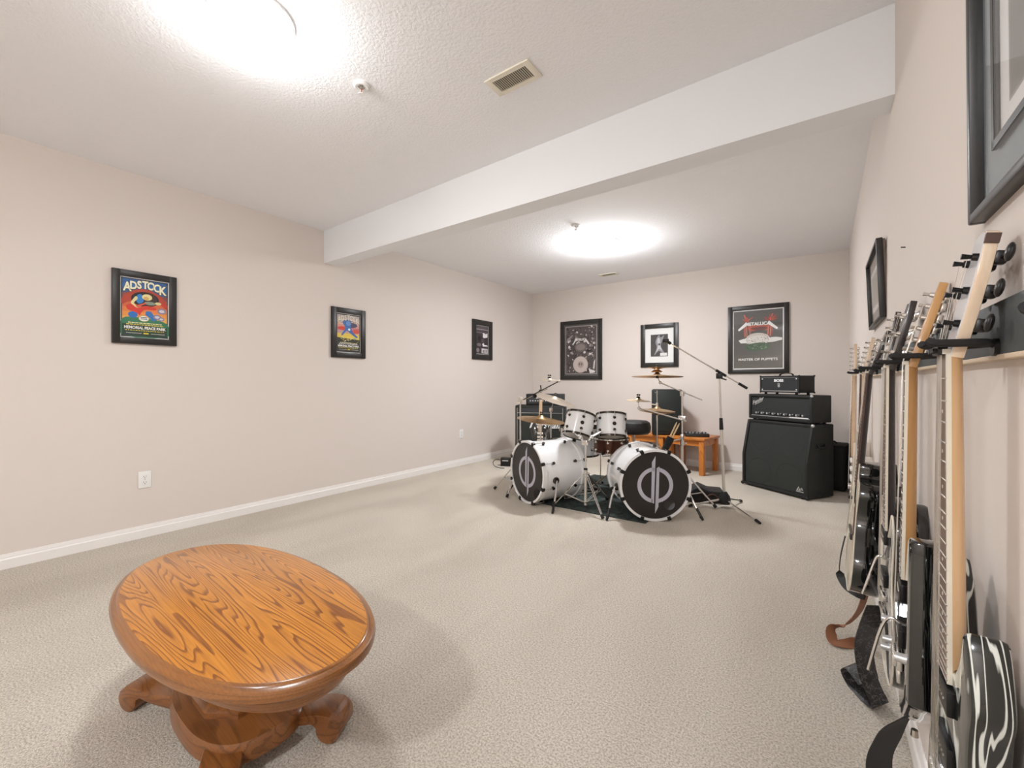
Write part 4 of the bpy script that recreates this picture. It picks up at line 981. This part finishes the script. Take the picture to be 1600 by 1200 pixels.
# ---------------------------------------------------------------- guitars
def guitar(label, loc, tilt, spec, rz=-90, group='guitars hung on the wall rack', name='electric_guitar', lean=0):
    """local: X = right seen from the front, -Y front, Z up; nut at the origin"""
    t = thing(name, label, 'guitar', loc, rz, group)
    t.rotation_euler = (math.radians(tilt), math.radians(lean), math.radians(rz))
    S = spec.get('scale', .648); nf = spec.get('frets', 22); end = S*(1-2**(-(nf+.6)/12))
    nm, fm, bodym = spec['neck'], spec['board'], spec['body']
    wn = lambda z: .0215+.0075*min(1, -z/.47)
    neck_end = spec.get('neck_end', end)
    # neck
    b = MB(); vs, fs = [], []; prof = [(math.cos(PI*k/8), math.sin(PI*k/8)) for k in range(9)]
    zz = [0.005, -.02, -.1, -.2, -.3, -.4, -neck_end]
    zz = [z for z in zz if z > -neck_end-.001 or z == -neck_end]
    for z in zz:
        for c, s_ in prof: vs.append((c*wn(z), s_*(.0155+.004*min(1, -z/.4)), z))
    for i in range(len(zz)-1):
        for k in range(8): fs.append((i*9+k, i*9+k+1, (i+1)*9+k+1, (i+1)*9+k))
        fs.append((i*9+8, i*9, (i+1)*9, (i+1)*9+8))
    fs += [tuple(range(9)), tuple(range((len(zz)-1)*9+8, (len(zz)-1)*9-1, -1))]
    b.faces(vs, fs, nm); b.build('neck', t, 40)
    # fretboard (+ binding)
    b = MB(); n0, n1 = wn(0), wn(-end)
    bm_ = spec.get('binding')
    b.faces([(-n0, -.006, 0), (n0, -.006, 0), (n1, -.006, -end), (-n1, -.006, -end), (-n0, 0, 0), (n0, 0, 0), (n1, 0, -end), (-n1, 0, -end)], [(0, 1, 2, 3), (4, 7, 6, 5), (0, 4, 5, 1), (2, 6, 7, 3)], fm)
    b.faces([(-n0, -.006, 0), (-n1, -.006, -end), (-n1, 0, -end), (-n0, 0, 0)], [(0, 1, 2, 3)], bm_ or fm)
    b.faces([(n0, -.006, 0), (n1, -.006, -end), (n1, 0, -end), (n0, 0, 0)], [(0, 1, 2, 3)], bm_ or fm)
    if bm_:
        for q in (-1, 1): b.faces([(q*n0, -.0062, 0), (q*n1, -.0062, -end), (q*(n1-.002), -.0062, -end), (q*(n0-.002), -.0062, 0)], [(0, 1, 2, 3)], bm_)
    for k in range(1, nf+1):
        z = -S*(1-2**(-k/12)); ww = wn(z); b.cyl((-ww, -.0064, z), (ww, -.0064, z), .0013, m_chrome, n=6)
    for k in (3, 5, 7, 9, 12, 15, 17, 19, 21):
        z = -S*(1-2**(-(k-.5)/12))
        if -z < end: b.cyl((0, -.0058, z), (0, -.0064, z), .003, m_creamb, n=10)
    b.build('fretboard', t, 20)
    # headstock
    ang = spec.get('head_angle', 12); A = T(0, 0, .0) @ Rx(-ang); hl = spec.get('head_len', .185); hm = spec.get('head', nm)
    kind = spec.get('tuners', 'six')
    if kind == 'six':     # six in line, knobs on the far side (left)
        ho = spec.get('head_outline', [(-.022, -.004), (-.030, .03), (-.040, .06), (-.047, .12), (-.044, hl-.03), (-.030, hl), (-.010, hl-.005), (.004, hl-.05), (.014, .08), (.022, .03), (.022, -.004)])
    else:
        ho = spec.get('head_outline', [(-.022, -.004), (-.030, .03), (-.038, .05), (-.040, hl-.03), (-.030, hl), (0, hl-.008), (.030, hl), (.040, hl-.03), (.038, .05), (.030, .03), (.022, -.004)])
    b = MB(A); b.prism(ho, 0, .0145, hm, bev=.0015, mside=spec.get('head_side', nm)); hs = b.build('headstock', t, 30)
    if spec.get('head_face'):
        b = MB(A); b.prism([(x*.97, z*.985+.001) for x, z in ho], -.0012, .0002, spec['head_face']); b.build('headstock_face', hs)
    if spec.get('inlay'): MB(A).box((.0265, .007, hl-.014), (.012, .0155, .014), m_rose, M=None).build('inlay_block', hs)
    tm = spec.get('tuner', m_chrome)
    pos = []
    if kind == 'six':
        for k in range(6): f_ = k/5; pos.append((-.030+.006*f_-.004*abs(f_-.5), .035+(hl-.065)*f_, -1))
    else:
        for k in range(3):
            for q in (-1, 1): pos.append((q*.024, .045+(hl-.085)*k/2, q))
    for x, z, q in pos:
        b = MB(A); b.cyl((x, .002, z), (x, -.008, z), .006, tm, .005, 10); b.cyl((x, -.008, z), (x, -.019, z), .003, tm, .0042, 8)
        b.box((x, .021, z), (.016, .014, .019), tm, bev=.003)
        g = spec.get('big', 1.); b.cyl((x+q*.006, .022, z), (x+q*.028, .022, z), .003, tm, n=6); b.ball((x+q*(.026+.008*g), .022+.004*(g-1), z), (.008*g, .0045*g, .012*g), spec.get('key', tm), 7)
        b.build('tuning_peg', t)
    b = MB(); b.box((0, -.005, .004), (.043, .010, .008), spec.get('nut', m_creamb), bev=.001)
    if spec.get('locknut'):
        b.box((0, -.009, .006), (.042, .012, .014), m_blackm, bev=.002)
        for k in (-1, 0, 1): b.cyl((k*.014, -.015, .006), (k*.014, -.020, .006), .004, m_blackm, n=8)
    b.build('nut', t)
    # strings
    bz = -S-.003
    sp = .0175; spb = .026
    for k in range(6):
        f_ = k/5*2-1; hx, hz = (pos[k][0], pos[k][1]) if kind == 'six' else (pos[k][0], pos[k][1])
        hp = A @ Vector((hx, -.012, hz)); b = MB(); b.tube([tuple(hp), (f_*sp*.85, -.0095, .004), (f_*spb, -.016, bz)], .0005 if k > 2 else .0007, m_steel, 4); b.build('string', t)
    # body
    bd = spec.get('depth', .044); out = spline(spec['outline'], 6)
    b = MB(); y0 = spec.get('top_y', .0); b.prism(out, y0, y0+bd, spec.get('top', bodym), bev=spec.get('bev', .006), mside=bodym); body = b.build('body', t, 40)
    if spec.get('side_binding'):
        b = MB(); b.tube([(x, y0+.001, z) for x, z in out], .0025, spec['side_binding'], 6, closed=True); b.build('binding', body)
    sb = MB(); 
    for x, z in spec.get('buttons', [(0, min(p[1] for p in out))]):
        sb.cyl((x, y0+bd/2, z+.003), (x, y0+bd/2, z-.012), .006, m_steel, .007, 8)
    sb.build('strap_button', t)
    pm = spec.get('pickup', m_blackm)
    for z, hgt, ww, an in spec.get('pickups', []):
        b = MB(T(0, 0, z) @ Ry(an)); b.box((0, y0-.004, 0), (ww, .010, hgt), pm, bev=.002)
        for k in range(6): b.cyl(((k/5*2-1)*.026, y0-.009, 0), ((k/5*2-1)*.026, y0-.0105, 0), .0022, m_steel, n=6)
        b.build('pickup', t)
    if spec.get('guard'):
        b = MB(); b.prism(spline(spec['guard'], 5), y0-.002, y0+.0004, spec['guardm']); b.build('pickguard', t)
    if spec.get('bridge') == 'trem':
        b = MB(); b.box((0, y0-.005, bz-.005), (.08, .010, .03), m_chrome, bev=.002)
        for k in range(6): b.box(((k/5*2-1)*.0265, y0-.013, bz-.004), (.0095, .010, .024), m_chrome, bev=.001)
        b.box((0, y0-.006, bz-.035), (.07, .008, .03), m_chrome, bev=.002); b.build('bridge', t)
    elif spec.get('bridge') == 'hard':
        b = MB(); b.box((0, y0-.006, bz), (.078, .012, .018), spec.get('bridgem', m_chrome), bev=.002)
        if spec.get('tail'): b.box((0, y0-.007, bz-.045), (.084, .012, .012), m_chrome, bev=.003)
        b.build('bridge', t)
    elif spec.get('bridge') == 'pins':
        b = MB(); b.box((0, y0-.004, bz), (.15, .009, .026), m_ebony, bev=.003); b.box((0, y0-.010, bz+.004), (.074, .005, .003), m_creamb)
        for k in range(6): b.ball(((k/5*2-1)*.027, y0-.010, bz-.007), .0035, m_creamb, 5)
        b.build('bridge', t)
        b = MB(); b.lathe([(.001, 0), (.050, 0)], m_dark, 32, M=T(0, y0-.0006, -S*.745) @ Rx(90)); b.ring([(.052, 0), (.062, 0), (.062, .001), (.052, .001)], m_creamb, 32, M=T(0, y0-.0004, -S*.745) @ Rx(90)); b.build('sound_hole', t)
    if spec.get('arm'):
        b = MB(); b.tube(spec['arm'], .0032, m_chrome, 8, smooth=5); b.build('tremolo_arm', t)
    for x, z in spec.get('knobs', []):
        b = MB(); b.cyl((x, y0, z), (x, y0-.018, z), .010, spec.get('knobm', m_blackm), .0085, 14); b.build('control_knob', t)
    return t
SUPER = [(-.100, -.335), (-.125, -.375), (-.150, -.455), (-.140, -.53), (-.122, -.59), (-.150, -.67), (-.166, -.74), (-.135, -.815), (-.06, -.85), (.02, -.85), (.11, -.825), (.162, -.74), (.150, -.66), (.118, -.585), (.125, -.52), (.140, -.47), (.120, -.405), (.098, -.385), (.078, -.425), (.052, -.455), (.034, -.466), (-.034, -.46), (-.052, -.43), (-.07, -.37)]
SINGLE = [(-.03, -.40), (-.09, -.385), (-.145, -.415), (-.160, -.48), (-.135, -.56), (-.128, -.60), (-.165, -.68), (-.175, -.75), (-.13, -.84), (-.05, -.865), (.05, -.865), (.13, -.84), (.175, -.75), (.165, -.68), (.125, -.59), (.135, -.53), (.150, -.45), (.132, -.405), (.105, -.40), (.075, -.44), (.045, -.47), (.03, -.475), (-.02, -.44)]
SQUARE = [(-.06, -.36), (-.11, -.33), (-.15, -.40), (-.155, -.52), (-.150, -.62), (-.155, -.72), (-.150, -.78), (-.09, -.81), (-.02, -.80), (.06, -.75), (.12, -.705), (.158, -.675), (.165, -.66), (.165, -.60), (.163, -.50), (.160, -.40), (.158, -.362), (.15, -.35), (.11, -.355), (.075, -.40), (.045, -.45), (.03, -.465), (-.03, -.46), (-.045, -.42)]
NARROW = [(x*.78, z) for x, z in SUPER]
SUPER1 = [(x*(.86 if x > 0 else 1.), z) for x, z in SUPER]
ACOU = [(0, -.36), (-.08, -.362), (-.135, -.40), (-.142, -.46), (-.125, -.53), (-.125, -.58), (-.165, -.66), (-.195, -.73), (-.175, -.81), (-.10, -.855), (0, -.862), (.10, -.855), (.175, -.81), (.195, -.73), (.165, -.66), (.125, -.58), (.125, -.52), (.138, -.47), (.115, -.43), (.07, -.425), (.035, -.41), (.03, -.37)]
g1 = dict(neck=m_maple, board=m_rosel, binding=m_creamb, body=m_swirl, top=m_swirl, outline=SUPER1, head=m_maplel, head_side=m_maplel, head_face=mat('pearl_face', 'e4e2e4', .2, coat=.5), tuner=m_blackm, key=m_blackm, locknut=True, tuners='three', big=1.1, inlay=True,
          head_outline=[(-.022, -.004), (-.028, .03), (-.034, .06), (-.034, .14), (-.026, .178), (-.018, .182), (.018, .182), (.026, .178), (.034, .14), (.034, .06), (.028, .03), (.022, -.004)],
          head_angle=11.5, head_len=.182, frets=24, pickups=[(-.515, .038, .085, 0), (-.60, .038, .085, 0)], bridge='trem', knobs=[(.09, -.70), (.11, -.76)], bev=.008)
guitar('nearest guitar, black and white swirl body with a pale headstock', (.154, .93, 1.143), 0, g1)
g2 = dict(neck=m_koa, board=m_rose, body=m_gloss, outline=SQUARE, head=m_koa, head_side=m_koa, head_angle=15, head_len=.19, pickups=[(-.50, .038, .085, 0), (-.60, .038, .085, 0)],
          bridge='trem', arm=[(.02, 0, -.575), (.02, -.022, -.567), (.02, -.038, -.60), (.02, -.058, -.70)], knobs=[(.125, -.60)], knobm=m_silver, binding=m_creamb, depth=.046, bev=.009)
guitar('guitar with a golden wood neck and square edged gloss black body', (.152, 1.30, 1.140), -.9, g2, rz=-94)
g3 = dict(neck=m_ebony, board=m_rosel, binding=m_creamb, body=m_gloss, top=m_marble, outline=SINGLE, head=m_ebony, head_angle=13, head_len=.19, tuners='three', pickups=[(-.48, .038, .085, 0), (-.60, .038, .085, 0)],
          bridge='hard', tail=True, arm=[(.0, 0, -.55), (0, -.018, -.545), (0, -.03, -.58), (0, -.052, -.665)], knobs=[(.10, -.68), (.13, -.72), (.09, -.76)], knobm=m_silver, side_binding=m_creamb)
guitar('guitar with a dark neck and silver marbled top, third from the near end', (.149, 1.64, 1.142), -.5, g3)
g4 = dict(neck=m_ebony, board=m_rose, body=m_gloss, outline=NARROW, head=mat('grey_head', '3c3634', .4), head_angle=8, head_len=.205, tuners='six', pickups=[(-.60, .038, .085, 0)], bridge='hard', knobs=[(.1, -.72)], depth=.038)
guitar('dark guitar mostly hidden behind the silver marbled one', (.172, 1.97, 1.145), 0, g4)
g5 = dict(neck=m_ebony, board=m_rose, body=m_gloss, top=m_sprtop, outline=ACOU, head=m_ebony, head_angle=14, head_len=.175, tuners='three', frets=20, scale=.648, depth=.088, side_binding=m_creamb, bridge='pins', neck_end=.37, head_face=mat('grey_face', '8d8784', .3), guard=[(.05, -.50), (.10, -.56), (.11, -.63), (.06, -.62), (.045, -.55)], guardm=m_rose, bev=.003)
guitar('black sided acoustic guitar with a pale top leaning out from the wall', (.143, 2.25, 1.138), -4.6, g5, name='acoustic_guitar')
g6 = dict(neck=m_maplel, board=m_rose, body=mat('white_body', 'dcd4ca', .25, coat=.6), outline=SUPER, head=m_maplel, head_angle=11, head_len=.185, pickups=[(-.50, .02, .08, 0), (-.55, .02, .08, 0), (-.605, .02, .08, 8)], pickup=m_white, bridge='trem', knobs=[(.1, -.70)], guard=[(-.08, -.45), (.09, -.47), (.12, -.6), (.13, -.74), (.06, -.70), (-.06, -.62), (-.11, -.52)], guardm=m_mirror)
guitar('pale headed guitar beyond the acoustic, second from the far end', (.147, 2.70, 1.140), -1.4, g6)
g7 = dict(neck=m_maplel, board=m_maple, body=mat('cream_body', 'd9cdb8', .3, coat=.5), outline=SUPER, head=m_maplel, head_angle=0, head_len=.19, pickups=[(-.50, .02, .08, 0), (-.55, .02, .08, 0), (-.605, .02, .08, 8)], pickup=m_white, bridge='trem', knobs=[(.1, -.70)])
guitar('farthest guitar on the rack with an upright maple headstock', (.140, 3.25, 1.142), -.8, g7)

# rack with padded hangers
HY = [.50, .93, 1.30, 1.64, 1.97, 2.25, 2.70, 3.25]; HX = [.160, .154, .152, .149, .172, .143, .147, .140]
t = thing('guitar_rack', 'long grey board on the right wall with padded guitar hangers', 'guitar rack', (XR, 1.9, 1.18))
MB().box((-.008, 0, .0), (.016, 3.3, .078), m_rackp, bev=.002).build('board', t)
MB().box((-.009, 0, -.0425), (.018, 3.3, .007), m_rackl, bev=.001).build('bottom_edge', t)
for y, x in zip(HY, HX):
    b = MB(); yy = y-1.9; xc = x-XR
    zc = -.022
    b.cyl((-.016, yy, zc-.006), (-.022, yy, zc-.006), (.013), m_blackm, n=14); b.tube([(-.015, yy, zc), (xc+.045, yy, zc)], .0065, m_blackm, 10)
    for q in (-1, 1):
        b.tube([(xc+.045, yy, zc), (xc+.036, yy+q*.024, zc), (xc+.018, yy+q*.034, zc), (xc-.018, yy+q*.036, zc+.001), (xc-.026, yy+q*.031, zc+.005)], .0058, m_rubber, 10, smooth=4)
    b.build('hanger', t)

# guitar near the far amplifier, on a small stand
g8 = dict(neck=m_maple, board=m_maple, body=m_gloss, outline=SUPER, head=m_ebony, head_angle=4, head_len=.17, pickups=[(-.50, .032, .085, 0), (-.555, .032, .085, 0), (-.605, .03, .085, 0)], pickup=mat('white_pickup', 'f0e2d6', .4), bridge='hard', knobs=[(.1, -.70)])
guitar('black guitar with three white pickups standing in front of the far amplifier', (-2.800, 4.480, .885), -6, g8, rz=20, group=None).scale = (.8, .8, .8)
t = thing('guitar_stand', 'low black stand holding the guitar before the far amplifier', 'stand', (-2.79, 4.48, 0), 20)
b = MB(); b.tube([(-.12, -.10, .012), (-.08, -.03, .12), (0, .02, .16), (.08, -.03, .12), (.12, -.10, .012)], .008, m_blackm); b.tube([(0, .02, .16), (0, .14, .012)], .008, m_blackm); b.build('frame', t)
b = MB()
for q in (-1, 1): b.tube([(q*.07, -.0, .13), (q*.07, -.13, .145), (q*.07, -.15, .19)], .008, m_rubber)
b.build('cradle_arm', t)

# ---------------------------------------------------------------- straps on and below the guitars
def strap(name, label, pts, wd, wid, m, extra=None):
    o = MB().ribbon(pts, wd, wid, .003, m, 8).build(name); tag(o, label, 'strap', 'guitar straps'); return o
strap('guitar_strap', 'brown leather strap trailing on the carpet below the acoustic guitar', [(.145, 2.33, .27), (.135, 2.34, .19), (.115, 2.35, .12), (.08, 2.36, .06), (.045, 2.34, .045), (.025, 2.31, .032), (.03, 2.27, .012), (.06, 2.27, .01), (.11, 2.32, .012), (.16, 2.42, .02)], lambda s_: (.6, .8, .1), .042, m_strap)
strap('guitar_strap', 'black strap looped round the bottom of the acoustic guitar', [(.075, 2.42, .42), (.058, 2.40, .33), (.055, 2.36, .27), (.075, 2.30, .245), (.11, 2.24, .245), (.13, 2.18, .265)], lambda s_: (0, 1, 0) if s_ < .4 else (.1, .7, .6), .03, m_strapb)
m_spider = mat('tooled_black_strap', '1c1a1b', .45); noise_color(m_spider, [(.5, '171516'), (.54, '5b5556'), (.57, '191718')], 45, 2)
strap('guitar_strap', 'black tooled strap hanging from the marbled guitar and looping on the carpet', [(.13, 1.72, .42), (.115, 1.76, .34), (.105, 1.82, .24), (.115, 1.86, .14), (.135, 1.88, .07), (.15, 1.87, .035), (.125, 1.93, .012), (.09, 2.0, .012), (.072, 2.03, .04), (.085, 2.0, .07), (.12, 1.93, .06)], lambda s_: (1, .5, 0) if s_ < .35 else (.75, .6, .35), .055, m_spider)
strap('guitar_strap', 'plain black strap hanging below the square edged black guitar', [(.175, 1.235, .43), (.155, 1.27, .385), (.135, 1.30, .335), (.12, 1.32, .28), (.105, 1.34, .20), (.12, 1.38, .08), (.16, 1.43, .015)], lambda s_: (.6, .2, .6) if s_ < .5 else (.8, .6, .1), .062, m_strapb)

t = thing('wall_nail', 'small dark nail stuck in the bare right wall above the rack', 'nail', (XR, 1.96, 1.556))
MB().cyl((.005, 0, 0), (-.012, 0, .003), .002, m_blackm, n=8).build('shaft', t)
